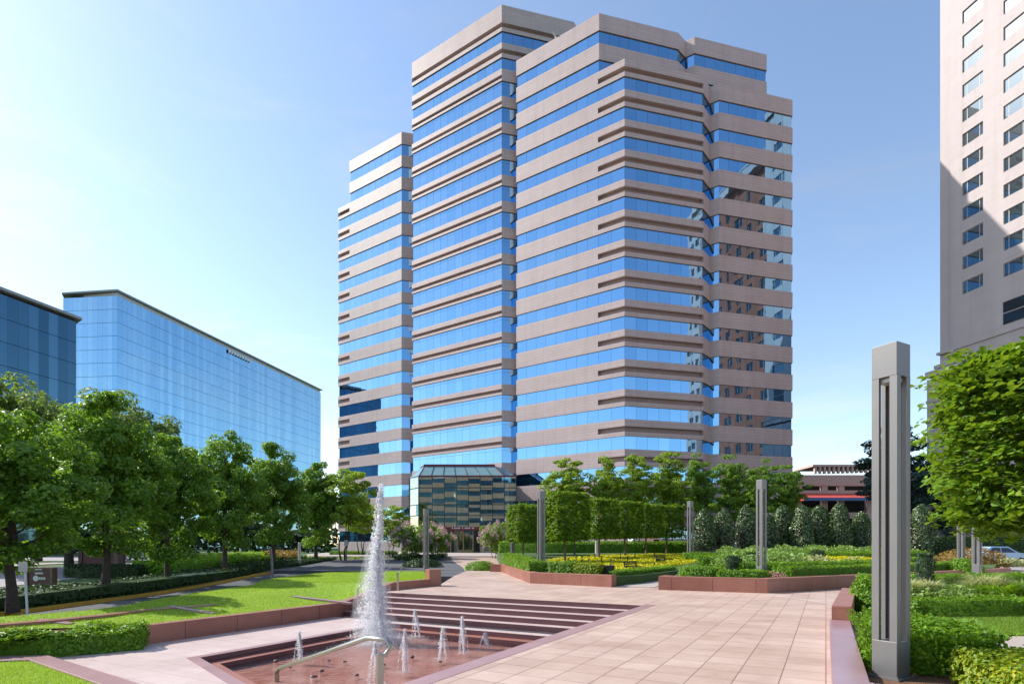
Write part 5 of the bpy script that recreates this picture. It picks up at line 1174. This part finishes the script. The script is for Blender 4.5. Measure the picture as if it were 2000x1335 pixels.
hedge('grass_mound', 'bright lime ornamental grass mound beside the pale road', 'ornamental grass', [(-25.6, 38.5), (-21.4, 39.0), (-20.9, 46), (-22, 57), (-25.5, 57), (-26, 46)], 0, .85, 'leaf_bright', lsize=.22, dens=90, zf=zr, wob=.22)
cover('ground_cover', 'yellow green low planting by the end of the tree row', [(-20.5, 56), (-12, 60), (-12, 63.5), (-24, 63.5)], lambda x, y: .15, .35, 'leaf_lime', 60, .2)
cover('ground_cover', 'rusty orange grasses among the planting behind the tree row', [(-20.6, 47.5), (-19.2, 51), (-20.2, 55), (-21.8, 52)], lambda x, y: .8, .5, 'leaf_rust', 90, .2)
hedge_run('hedge', 'green hedge band behind the water jet beside the drive', 'hedge', [(-21, 66), (-13.5, 66)], 2, .2, .9, 'leaf_hedge', lsize=.16, dens=90)
ball('shrub', 'low dark juniper on the drive island left of the entrance walk', 'shrub', xa(826, 46), 46, .1, 1.6, .55, 'leaf_hedge_dark', .14, 1300)
cover('ground_cover', 'low juniper mat beneath the pink flowering bush on the left', [(xa(770, 56), 55), (xa(862, 56), 55), (xa(862, 56), 62), (xa(760, 56), 62)], lambda x, y: zwalk(y), .4, 'leaf_hedge_dark', 70, .2)
# shaggy hedge against the retaining wall, bottom left
hedge('shaggy_hedge', 'loose sunlit evergreen hedge against the wall end at lower left', 'hedge', [gp(275, 1268, ZT), (-9.35, 14.75), (-11.7, 13.1), (-15, 10.9), (-14.6, 10.0), gp(-20, 1286, ZT), gp(110, 1283, ZT)], ZT, .50, 'leaf_hedge', lsize=.10, dens=520, wob=.13)
# bed in front of the box-pruned trees
hedge_run('hedge', 'dense green hedge on the angled planter wall left of its light column', 'hedge', [(-1.0, 39.3), (1.0, 28.0), (1.45, 27.4)][::-1], -0.9, 0, .62, 'leaf_hedge', lsize=.11, dens=200, zf=lambda x, y: zbed(y)) if False else None
hedge('hedge', 'dense green hedge on the angled planter wall left of its light column', 'hedge', [(-.65, 38.6), (.85, 28.2), (1.75, 28.4), (.35, 38.8)], 0, .62, 'leaf_hedge', lsize=.11, dens=200, zf=lambda x, y: zbed(y) - .05)
ball('shrub', 'rounded green shrub at the left end of the angled planter wall', 'shrub', -2.2, 41.5, .02, 1.2, .6, 'leaf_hedge', .12, 1200)
hedge('hedge', 'dark green box hedge right of the light column at the planter angle', 'hedge', [(1.75, 27.3), (2.75, 26.5), (3.2, 27.1), (2.2, 27.9)], 0, .6, 'leaf_hedge', lsize=.09, dens=320, zf=lambda x, y: .40)
hedge('hedge', 'lime yellow box shrub at the right end of the angled planter wall', 'hedge', [(2.8, 26.45), (3.85, 25.65), (4.2, 26.2), (3.25, 27.0)], 0, .55, 'leaf_lime', lsize=.09, dens=320, zf=lambda x, y: .40)
hedge('hedge', 'low dark hedge under the square pruned trees by the bench', 'hedge', [(4.6, 25.6), (6.0, 27.0), (9.0, 31.4), (8.4, 31.8), (5.4, 27.6), (4.2, 26.3)], 0, .28, 'leaf_hedge', lsize=.1, dens=160, zf=lambda x, y: .36)
cover('ground_cover', 'bright yellow carpet of ground cover under the square pruned trees', [(3.2, 28.5), (5.2, 28), (8.2, 32.2), (13, 38.5), (17.6, 47.5), (16.8, 50), (8, 48), (2.4, 40)], lambda x, y: zbed(y), .16, 'leaf_yellow', 95, .15)
hedge('hedge', 'long dark hedge behind the square pruned trees', 'hedge', [(-1.2, 54.2), (17, 54.2), (17, 56.2), (-1.2, 56.2)], 0, 1.35, 'leaf_hedge', lsize=.17, dens=80, zf=lambda x, y: zbed(y) - .35)
# round bed
hedge('hedge', 'flattened round green shrub at the left end of the long planter wall', 'shrub', [(7.4, 24.4), (8.3, 23.8), (9.0, 24.4), (9.0, 25.2), (8.1, 25.6), (7.3, 25.2)], 0, .42, 'leaf_hedge', lsize=.09, dens=300, zf=lambda x, y: .42, round_=.5)
hedge('hedge', 'low green hedge on the long planter wall left of its light column', 'hedge', [(8.2, 22.95), (9.5, 22.2), (10.2, 22.55), (10.0, 23.4), (9.6, 23.2), (8.7, 23.8)], 0, .36, 'leaf_hedge', lsize=.09, dens=320, zf=lambda x, y: .42)
hedge('hedge', 'long front hedge on the planter wall right of the middle light column', 'hedge', [(11.1, 22.95), (25.0, 30.6), (24.6, 31.4), (10.8, 23.8)], 0, .48, 'leaf_hedge', lsize=.10, dens=240, zf=lambda x, y: .42)
hedge('hedge', 'second curved hedge behind the long front hedge of the round bed', 'hedge', [(10.0, 25.0), (13, 26.2), (18, 29.0), (24, 33.2), (23.6, 34.2), (17.6, 30.0), (12.6, 27.1), (9.8, 26.0)], 0, .55, 'leaf_hedge', lsize=.11, dens=180, zf=lambda x, y: zbed(y))
hedge('hedge', 'curved dark green hedge right of the slim light column', 'hedge', [(10.8, 33.5), (15, 31.5), (16.5, 32.5), (15.5, 33.4), (12, 35)], 0, .62, 'leaf_hedge', lsize=.12, dens=150, zf=lambda x, y: zbed(y))
hedge('hedge', 'upper green hedge ribbon sweeping across the round bed', 'hedge', [(11.6, 38.5), (17, 37.6), (24, 38.6), (30, 41), (30, 42), (24, 39.8), (17, 38.8), (11.8, 39.7)], 0, .62, 'leaf_hedge', lsize=.13, dens=120, zf=lambda x, y: zbed(y))
cover('ground_cover', 'silvery green grasses in the left of the round bed', [(10.4, 27), (14.4, 28.6), (16.2, 31.6), (11.4, 33)], lambda x, y: zbed(y), .75, 'leaf_sage', 150, .2)
cover('ground_cover', 'pale straw coloured grasses in the middle of the round bed', [(11.5, 26.8), (16.2, 29.4), (20.5, 33), (17, 34), (13, 30)], lambda x, y: zbed(y) + .1, .5, 'leaf_palegrass', 90, .16)
cover('ground_cover', 'bright yellow ribbon of ground cover in the round bed', [(16.5, 34.5), (19, 33.8), (24.5, 37.2), (23, 38.4), (17, 37.3)], lambda x, y: zbed(y) + .22, .2, 'leaf_yellow', 130, .15)
cover('ground_cover', 'grey green feathery grasses below the conical hollies', [(15, 42.5), (20, 41), (32, 43.5), (33, 47), (17, 46.5)], lambda x, y: zbed(y), .75, 'leaf_sage', 90, .22)
cover('flower_patch', 'patch of pink flowers round the foot of the middle light column', [(10.0, 23.3), (10.9, 22.75), (11.2, 23.6), (10.4, 24.1)], lambda x, y: .44, .3, 'flower_magenta', 420, .07, cat='flowers')
def topiary(x, y, z, h, r, lb, n=700):
    root = empty('column_shrub', (x, y, z)); a = rng.uniform(0, 6.283, n); t = rng.uniform(0.05, 1, n); q = r * (1 - .25 * (t > .9)) * (0.85 + .18 * rng.uniform(0, 1, n)) * (.8 + .35 * np.sqrt(t))
    P = np.column_stack((np.cos(a) * q, np.sin(a) * q, t * h)); N = unit(np.column_stack((np.cos(a), np.sin(a), .2 * np.ones(n))) + rng.normal(size=(n, 3)) * .5)
    m = n // 5; a2 = rng.uniform(0, 6.283, m); q2 = np.sqrt(rng.uniform(0, 1, m)) * r; P = np.concatenate((P, np.column_stack((np.cos(a2) * q2, np.sin(a2) * q2, np.full(m, h) + rng.normal(size=m) * .02)))); N = np.concatenate((N, unit(rng.normal(size=(m, 3)) * .5 + np.array((0, 0, 1)))))
    link('foliage', np_mesh('foliage', [(*leaves(P, N, .075), 0)], ['leaf_column']), root)
    mb = MB(); mb.tube([(0, 0, -.05), (0, 0, h * .3), (0, 0, h * .93)], [r * .3, r * .75, r * .85], 9); mb.build('stem', 'leaf_column', root); return tag(root, lb, 'column shrub', 'small dark column shrubs in the beds')
for x, Y, z, h, r, lb in ((1433, 25.5, .44, .85, .32, 'dark column shrub left of the middle light column, nearer one'), (1469, 29.5, .45, .95, .32, 'dark column shrub close behind the middle light column'), (1596, 32.5, .55, .95, .42, 'square topped dark topiary before the yellow ribbon'), (1806, 19.3, .15, 1.32, .27, 'tall dark column shrub just right of the nearest light column')):
    topiary(xa(x, Y), Y, z, h, r, lb)
hedge('hedge', 'small light green shrub left of the square topped topiary', 'shrub', [(xa(1572, 32.5), 32.2), (xa(1590, 32.5), 32.2), (xa(1590, 33), 33), (xa(1574, 33), 33)], 0, .75, 'leaf_bright', lsize=.1, dens=250, zf=lambda x, y: .5)
# near right bed
zn = lambda x, y: .12
ball('shrub', 'round boxwood behind the taller end of the granite wall', 'shrub', xa(1702, 14.2), 14.2, .12, .52, .80, 'leaf_hedge', .075, 2600)
hedge('hedge', 'near hedge left and right behind the nearest light column base', 'hedge', [UV(8.9, -.50), UV(10.7, -.50), UV(10.6, -1.35), UV(9.2, -1.9), UV(8.9, -1.3)], 0, .60, 'leaf_hedge', lsize=.065, dens=1300, zf=zn, wob=.07)
hedge('hedge', 'dark green shrub right beside the base of the nearest light column', 'hedge', [(5.28, 7.6), (5.62, 7.5), (5.86, 7.8), (5.86, 8.35), (5.32, 8.4)], 0, .52, 'leaf_hedge', lsize=.065, dens=1300, zf=zn, wob=.07)
hedge('hedge', 'lime and green clipped shrub mass in the bottom right corner', 'hedge', [(5.05, 5.6), (8.5, 5.6), (8.5, 7.25), (6.2, 7.05), (5.3, 6.9)], 0, .36, 'leaf_lime', lsize=.062, dens=1500, zf=zn, wob=.07)
hedge('hedge', 'low green hedge bordering the path right of the nearest light column', 'hedge', [(5.95, 7.5), (9.5, 7.75), (9.5, 8.35), (6.0, 8.15)], 0, .15, 'leaf_hedge', lsize=.06, dens=1000, zf=zn)
hedge('hedge', 'long clipped hedge behind the near right lawn strip', 'hedge', [(9.3, 13.2), (18, 13.9), (18, 14.8), (9.2, 14.1)], 0, .38, 'leaf_hedge', lsize=.075, dens=650, zf=zn)
hedge('hedge', 'farther clipped hedge behind the pale grasses on the right', 'hedge', [(13.4, 21.4), (15.2, 21.0), (24, 22.5), (24, 23.6), (13.6, 22.6)], 0, .52, 'leaf_hedge', lsize=.1, dens=300, zf=zn)
cover('flower_patch', 'purple pink flowers in the mulch between the right hand hedges', [(16.2, 19.5), (18.2, 19.3), (18.4, 20.6), (16, 20.6)], zn, .3, 'flower_magenta', 130, .09, cat='flowers')
cover('ground_cover', 'mixed pale green planting behind the near right hedge', [(10, 15), (14.8, 15.4), (14.4, 17.8), (10.6, 17.3)], zn, .4, 'leaf_sage', 320, .12)
for i, (x, Y, r, h, mt, lb) in enumerate(((1780, 16.3, .6, .75, 'leaf_palegrass', 'pale seeded grass tuft right of the nearest light column'), (1812, 16.6, .5, .7, 'leaf_palegrass', 'pale seeded grass tuft under the tall dark column shrub'), (1922, 16.4, .75, .9, 'leaf_palegrass', 'seeded fountain grass tuft in the middle of the right bed'), (1945, 15.9, .8, .7, 'leaf_bright', 'green fountain grass tuft in the middle of the right bed'), (1998, 16, .7, .75, 'leaf_sage', 'grey green grass tuft at the right edge'), (1760, 17.2, .5, .7, 'leaf_sage', 'green grass tuft half behind the nearest light column'))):
    tuft('grass_tuft', lb, xa(x, Y), Y, .12, r, h, mt, 900)
ball('shrub', 'rust coloured maple shrub behind the two pale light columns', 'shrub', xa(1893, 38), 38, .3, 2.0, 1.15, 'leaf_rust', .16, 2200)
ball('shrub', 'green shrub at the foot of the pale light columns far right', 'shrub', xa(1880, 29), 29, .42, .9, .6, 'leaf_hedge', .11, 1200)
cover('flower_patch', 'yellow green hosta planting on the kerb before the light blue car', [(xa(1955, 36), 36), (xa(2030, 36), 36), (xa(2030, 37), 37.5), (xa(1955, 37), 37.5)], lambda x, y: .35, .5, 'leaf_palegrass', 160, .18, cat='ground cover')
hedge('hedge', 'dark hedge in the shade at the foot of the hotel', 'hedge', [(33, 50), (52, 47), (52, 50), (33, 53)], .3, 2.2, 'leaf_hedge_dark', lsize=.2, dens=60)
# lawns of blades
grass_on(nl, 'grass', 1600, .05, .004, 'grass_blade', 'short sunlit grass of the near lawn at bottom left')
grass_on(lawn, 'grass', 900, .055, .006, 'grass_blade', 'short sunlit grass of the long upper lawn', near=15)
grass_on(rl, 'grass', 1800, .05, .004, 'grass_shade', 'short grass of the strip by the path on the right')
# ------------------------------------------------------------------ signs and posts on the left
def monument(x, Y, w, h, d, label, logo):
    X = xa(x, Y); z = zroad(Y) + .12; root = empty('monument_sign', (X, Y, z))
    mb = MB(); mb.box((0, 0, h / 2), (w * .8, d, h)); mb.build('panel', 'sign_brown', root, bevel=.01)
    for s in (-1, 1):
        mb = MB(); mb.box((s * w * .45, 0, h / 2), (w * .1, d * 1.25, h * 1.0)); mb.build('edge_pillar', 'sign_edge' if s > 0 else 'sign_brown', root, bevel=.01)
    y0 = -d / 2 - .012
    mb = MB()
    if logo == 1:                       # disc, short words and a small device, all too small to read
        mb.tube([(-.12 * w, y0 + .01, h * .58), (-.12 * w, y0 - .006, h * .58)], .085 * h * 1.3, 16)
        for k, (zz, wd, hh) in enumerate(((.93, .26, .05), (.78, .30, .07))):
            for j in range(7): mb.box((-.13 * w + j * wd * w / 7, y0, zz * h), (wd * w / 9, .012, hh * h))
        for j in range(4): mb.box((.02 * w + j * .062 * w, y0, .58 * h), (.045 * w, .012, .10 * h))
        for j in range(6): mb.box((-.10 * w + j * .05 * w, y0, .16 * h), (.04 * w, .012, .045 * h))
        mb.build('lettering', 'white_letter', root)
        mb = MB(); mb.prism([(-.09 * w, y0 - .01), (.11 * w, y0 - .01), (.11 * w, y0 + .01), (-.09 * w, y0 + .01)], .24 * h, .27 * h); mb.face([(-.06 * w, y0, .28 * h), (.08 * w, y0, .28 * h), (.02 * w, y0, .40 * h)]); mb.build('emblem', 'teal_letter', root)
    else:
        mb.tube([(-.16 * w, y0 + .01, h * .80), (-.16 * w, y0 - .006, h * .80)], .095 * h, 18)
        for j in range(3): mb.box((-.04 * w + j * .055 * w, y0, .80 * h), (.035 * w, .012, .13 * h))
        for j in range(5): mb.box((.02 * w + j * .05 * w, y0, .93 * h), (.035 * w, .012, .06 * h))
        mb.build('lettering', 'white_letter', root)
    return tag(root, label, 'sign')
monument(81, 27.5, 1.30, 1.22, .25, 'small dark red monument sign with white lettering behind the hedge', 1)
monument(197, 43, 2.95, 1.95, .5, 'large brown monument sign with round white emblem behind the clipped hedge', 2)
ps = empty('parking_sign', (xa(55, 17.0), 17.0, zroad(17) + .05)); mb = MB(); h = za(1104, 17) - zroad(17)
mb.bar((0, 0, -.1), (-.12, .02, h), .05, .04); mb.build('post', 'post_white', ps); mb = MB(); mb.box((-.13, -.03, h - .08), (.26, .02, .30)); mb.build('plate', 'sign_back', ps); tag(ps, 'small tilted white sign on a post beside the yellow kerb', 'sign')
tp = empty('thin_post', (xa(533, 32.5), 32.5, -.3)); mb = MB(); mb.tube([(0, 0, -.2), (-.06, 0, 1.3), (-.12, 0, za(1072, 32.5) + .3)], [.07, .065, .06], 10); mb.build('pole', 'lamp_metal', tp); mb = MB(); mb.tube([(-.12, 0, za(1072, 32.5) + .3), (-.12, 0, za(1072, 32.5) + .36)], [.075, .06], 10); mb.build('finial', 'lamp_metal', tp); tag(tp, 'thin leaning grey post beside the road in front of the tree row', 'post')
sp = empty('street_sign', (xa(676, 50), 50, 0)); mb = MB(); mb.tube([(0, 0, -.1), (0, 0, 1.9)], .035, 8); mb.build('post', 'lamp_metal', sp); mb = MB(); mb.box((0, -.04, 2.0), (.32, .03, .5)); mb.build('plate', 'sign_back', sp); tag(sp, 'small grey backed traffic sign left of the tall jet', 'sign')
# street light poles among the trees
def street_light(x, Y, zt_, lb):
    root = empty('street_light', (xa(x, Y), Y, zwalk(Y))); H = zt_ - zwalk(Y); mb = MB(); mb.tube([(0, 0, 0), (0, 0, H)], [.10, .06], 8); mb.build('pole', 'post_white', root)
    mb = MB(); mb.box((.45, 0, H), (1.1, .3, .14)); mb.build('lamp_head', 'post_white', root, bevel=.02); return tag(root, lb, 'street light')
street_light(1165, 66, za(922, 66), 'white street light pole between the feathery trees')
for x, Y, zt_, lb in ((470, 60, za(1060, 60), 'short white bollard post left of the grey leaning post'), (585, 48, za(1060, 48), 'short white bollard post right of the grey leaning post'), (1236, 62, za(1055, 62), 'pale bollard behind the row of square pruned trees'), (1318, 62, za(1050, 62), 'pale bollard beside the orange car'), (1165, 44, za(1052, 44), 'pale square post behind the second square pruned tree')):
    z = zr(0, Y) if x < 600 else (zwalk(Y) if Y > 50 else zbed(Y)); b = empty('bollard', (xa(x, Y), Y, z)); mb = MB(); mb.tube([(0, 0, 0), (0, 0, zt_ - z)], .11, 10); mb.build('shaft', 'post_white', b); mb = MB(); mb.tube([(0, 0, zt_ - z), (0, 0, zt_ - z + .07)], [.12, .05], 10); mb.build('cap', 'lamp_metal', b); tag(b, lb, 'bollard')
# ------------------------------------------------------------------ bench, bin, small posts with chain in the yellow bed
def bench(x, y, z, rz, lb):
    r = empty('bench', (x, y, z), rz); mb = MB()
    for k in range(4): mb.box((0, -.2 + k * .13, .44), (1.7, .08, .035))
    mb.build('seat', 'black_metal', r); mb = MB()
    for k in range(4): mb.box((0, .30 + k * .02, .56 + k * .11), (1.7, .03, .06))
    mb.build('backrest', 'black_metal', r)
    for s in (-1, 1):
        mb = MB(); mb.bar((s * .75, -.22, 0), (s * .75, -.22, .62), .05); mb.bar((s * .75, .27, 0), (s * .75, .38, .93), .05); mb.bar((s * .75, -.22, .62), (s * .75, .33, .62), .05); mb.build('leg', 'black_metal', r)
    return tag(r, lb, 'bench', 'black slatted benches on the garden path')
bench(xa(1243, 30.5), 30.5, .02, R(-125) + math.pi, 'black slatted bench by the path nearer the trash bin'); bench(xa(1300, 37), 37, .25, R(-125) + math.pi, 'black slatted bench farther along the garden path')
tb = empty('trash_bin', (xa(1187, 26.4), 26.4, 0)); mb = MB(); mb.tube([(0, 0, 0), (0, 0, .06), (0, 0, .82)], [.27, .30, .31], 18); mb.build('body', 'black_metal', tb, smooth=False); mb = MB(); mb.tube([(0, 0, .83), (0, 0, .87)], [.34, .33], 18); mb.build('rim', 'black_metal', tb); tag(tb, 'black round trash bin at the right end of the angled planter wall', 'trash bin')
sheet('garden_path', [(4.6, 24.6), (6.0, 24.2), (9.2, 30.5), (14.8, 41.5), (13.6, 42), (8.2, 32)], lambda x, y: .02 + max(0, y - 26) * .018, 'pale_concrete', .3)
fx = ((1137, 36), (1150, 33.5), (1175, 36), (1193, 33), (1226, 36), (1240, 40), (1278, 42), (1212, 40), (1162, 40), (1110, 34), (1125, 39))
fp0 = empty('short_post'); mb = MB(); mb.bar((0, 0, 0), (0, 0, .48), .045); mb.build('shaft', 'black_metal', fp0); mb = MB(); mb.box((0, 0, .5), (.07, .07, .05)); mb.build('cap', 'black_metal', fp0)
for x, Y in fx: place(fp0, USED, (xa(x, Y), Y, zbed(Y)), GA, 1, 'short black post standing in the yellow ground cover', 'post', 'short black posts in the yellow ground cover')
# ------------------------------------------------------------------ cars
def car(x, y, z, rz, paint, lb, van=False, s=1.0):
    r = empty('parked_car', (x, y, z), rz)
    prof = [(-2.2, .35), (-2.22, .75), (-2.0, .92), (-1.15, 1.0), (-.45, 1.45), (.75, 1.47), (1.55, 1.02), (2.15, .88), (2.22, .5), (2.15, .3)] if not van else [(-2.3, .35), (-2.32, 1.9), (-2.1, 2.05), (1.0, 2.05), (1.6, 1.25), (2.3, 1.05), (2.4, .5), (2.3, .3)]
    mb = MB(); w = .86; n = len(prof)
    top = lambda p: w * (1 - .17 * max(0, (p[1] - .95)) / .5) if not van else w
    for i in range(n):
        a, b = prof[i], prof[(i + 1) % n]; wa, wb = top(a), top(b); mb.face([(a[0], -wa, a[1]), (b[0], -wb, b[1]), (b[0], wb, b[1]), (a[0], wa, a[1])][::-1])
    mb.face([(p[0], -top(p), p[1]) for p in prof][::-1]); mb.face([(p[0], top(p), p[1]) for p in prof])
    mb.build('body', paint, r, bevel=.03)
    mb = MB()
    for s_ in (-1, 1):
        y0 = s_ * (w * .93 + .012) if not van else s_ * (w + .008)
        for q in ([(-.98, 1.04), (-.42, 1.38), (.12, 1.39), (.12, 1.04)], [(.2, 1.04), (.2, 1.39), (.7, 1.40), (1.3, 1.04)]) if not van else ([(.3, 1.3), (.3, 1.85), (.95, 1.85), (1.4, 1.3)],):
            mb.face([(a, s_ * (top((a, b)) + .012), b) for a, b in (q if s_ < 0 else q[::-1])])
    mb.build('window', 'car_glass', r)
    for a in (-1.35, 1.38):
        for s_ in (-1, 1):
            mb = MB(); mb.tube([(a, s_ * .66, .33), (a, s_ * .885, .33)], .33, 18); wl_ = mb.build('wheel', 'tyre', r)
            mb = MB(); mb.tube([(a, s_ * .87, .33), (a, s_ * .895, .33)], .2, 14); mb.build('rim', 'rim', wl_)
    for s_ in (-1, 1): mb = MB(); mb.box((2.14, s_ * .6, .72), (.12, .36, .13)); mb.build('headlight', 'post_white', r, bevel=.02)
    return tag(r, lb, 'car')
car(xa(1303, 69), 69, zwalk(69) - .01, R(8), 'car_orange', 'orange car parked behind the square pruned trees')
car(xa(1266, 71), 71, zwalk(71) - .01, R(12), 'car_white', 'white van parked left of the orange car', van=True)
car(xa(1952, 43), 43.5, .23, R(182), 'car_lightblue', 'light blue car at the far right under the large leaved tree')
car(xa(234, 66), 66, .1, R(5), 'car_blue', 'blue car on the street right of the large brown sign')
# ------------------------------------------------------------------ what stands farther off and shows in the glass
def treeline(name, label, pts, h, mat, n=5200, ls=1.5):
    P = []; 
    for a, b in zip(pts[:-1], pts[1:]):
        a, b = np.array(a), np.array(b); L = np.linalg.norm(b - a); m = int(n * L / 400); t = rng.uniform(0, 1, m); bump = h * (.62 + .2 * np.sin(t * L / 9 + 1) + .16 * np.sin(t * L / 4.1))
        P.append(np.column_stack((a + (b - a) * t[:, None] + rng.normal(size=(m, 2)) * 2.2, bump * np.sqrt(rng.uniform(0, 1, m)))))
    P = np.concatenate(P); return tag(link(name, np_mesh(name, [(*leaves(P, unit(rng.normal(size=P.shape) + np.array((0, 0, .6))), ls), 0)], [mat])), label, 'woods', kind='stuff')
treeline('far_woods', 'dark band of distant trees beyond the street on the left', [(-420, 150), (-230, 122), (-120, 118), (-40, 125)], 8.5, 'leaf_far', n=26000)
treeline('far_woods', 'distant trees beyond the left side of the grounds', [(-150, -60), (-130, 0), (-120, 60), (-140, 110)], 15, 'leaf_far', n=8000, ls=1.2)
treeline('far_woods', 'distant trees low behind the parking building', [(70, 175), (200, 160), (330, 140)], 8, 'leaf_far')
treeline('far_woods', 'trees along the street behind the viewpoint, mirrored in the lowest windows', [(-190, -62), (-60, -56), (60, -58), (150, -40)], 9, 'leaf_far', n=5200, ls=1.1)
ob = empty('beige_office_block', (-8, -78, 0)); tag(ob, 'beige banded office block seen only as a reflection in the entrance glass', 'office building')
for k in range(8):
    mb = MB(); mb.box((0, 0, 3.9 * k + 1.0), (84, 16, 2.0)); mb.build('spandrel', 'beige_wall', ob)
    mb = MB(); mb.box((0, 0, 3.9 * k + 2.95), (83.4, 15.4, 1.9)); mb.build('window_band', 'dark_glass', ob)
mb = MB(); mb.box((0, 0, 31.6), (84.2, 16.2, .8)); mb.build('parapet', 'beige_wall', ob)
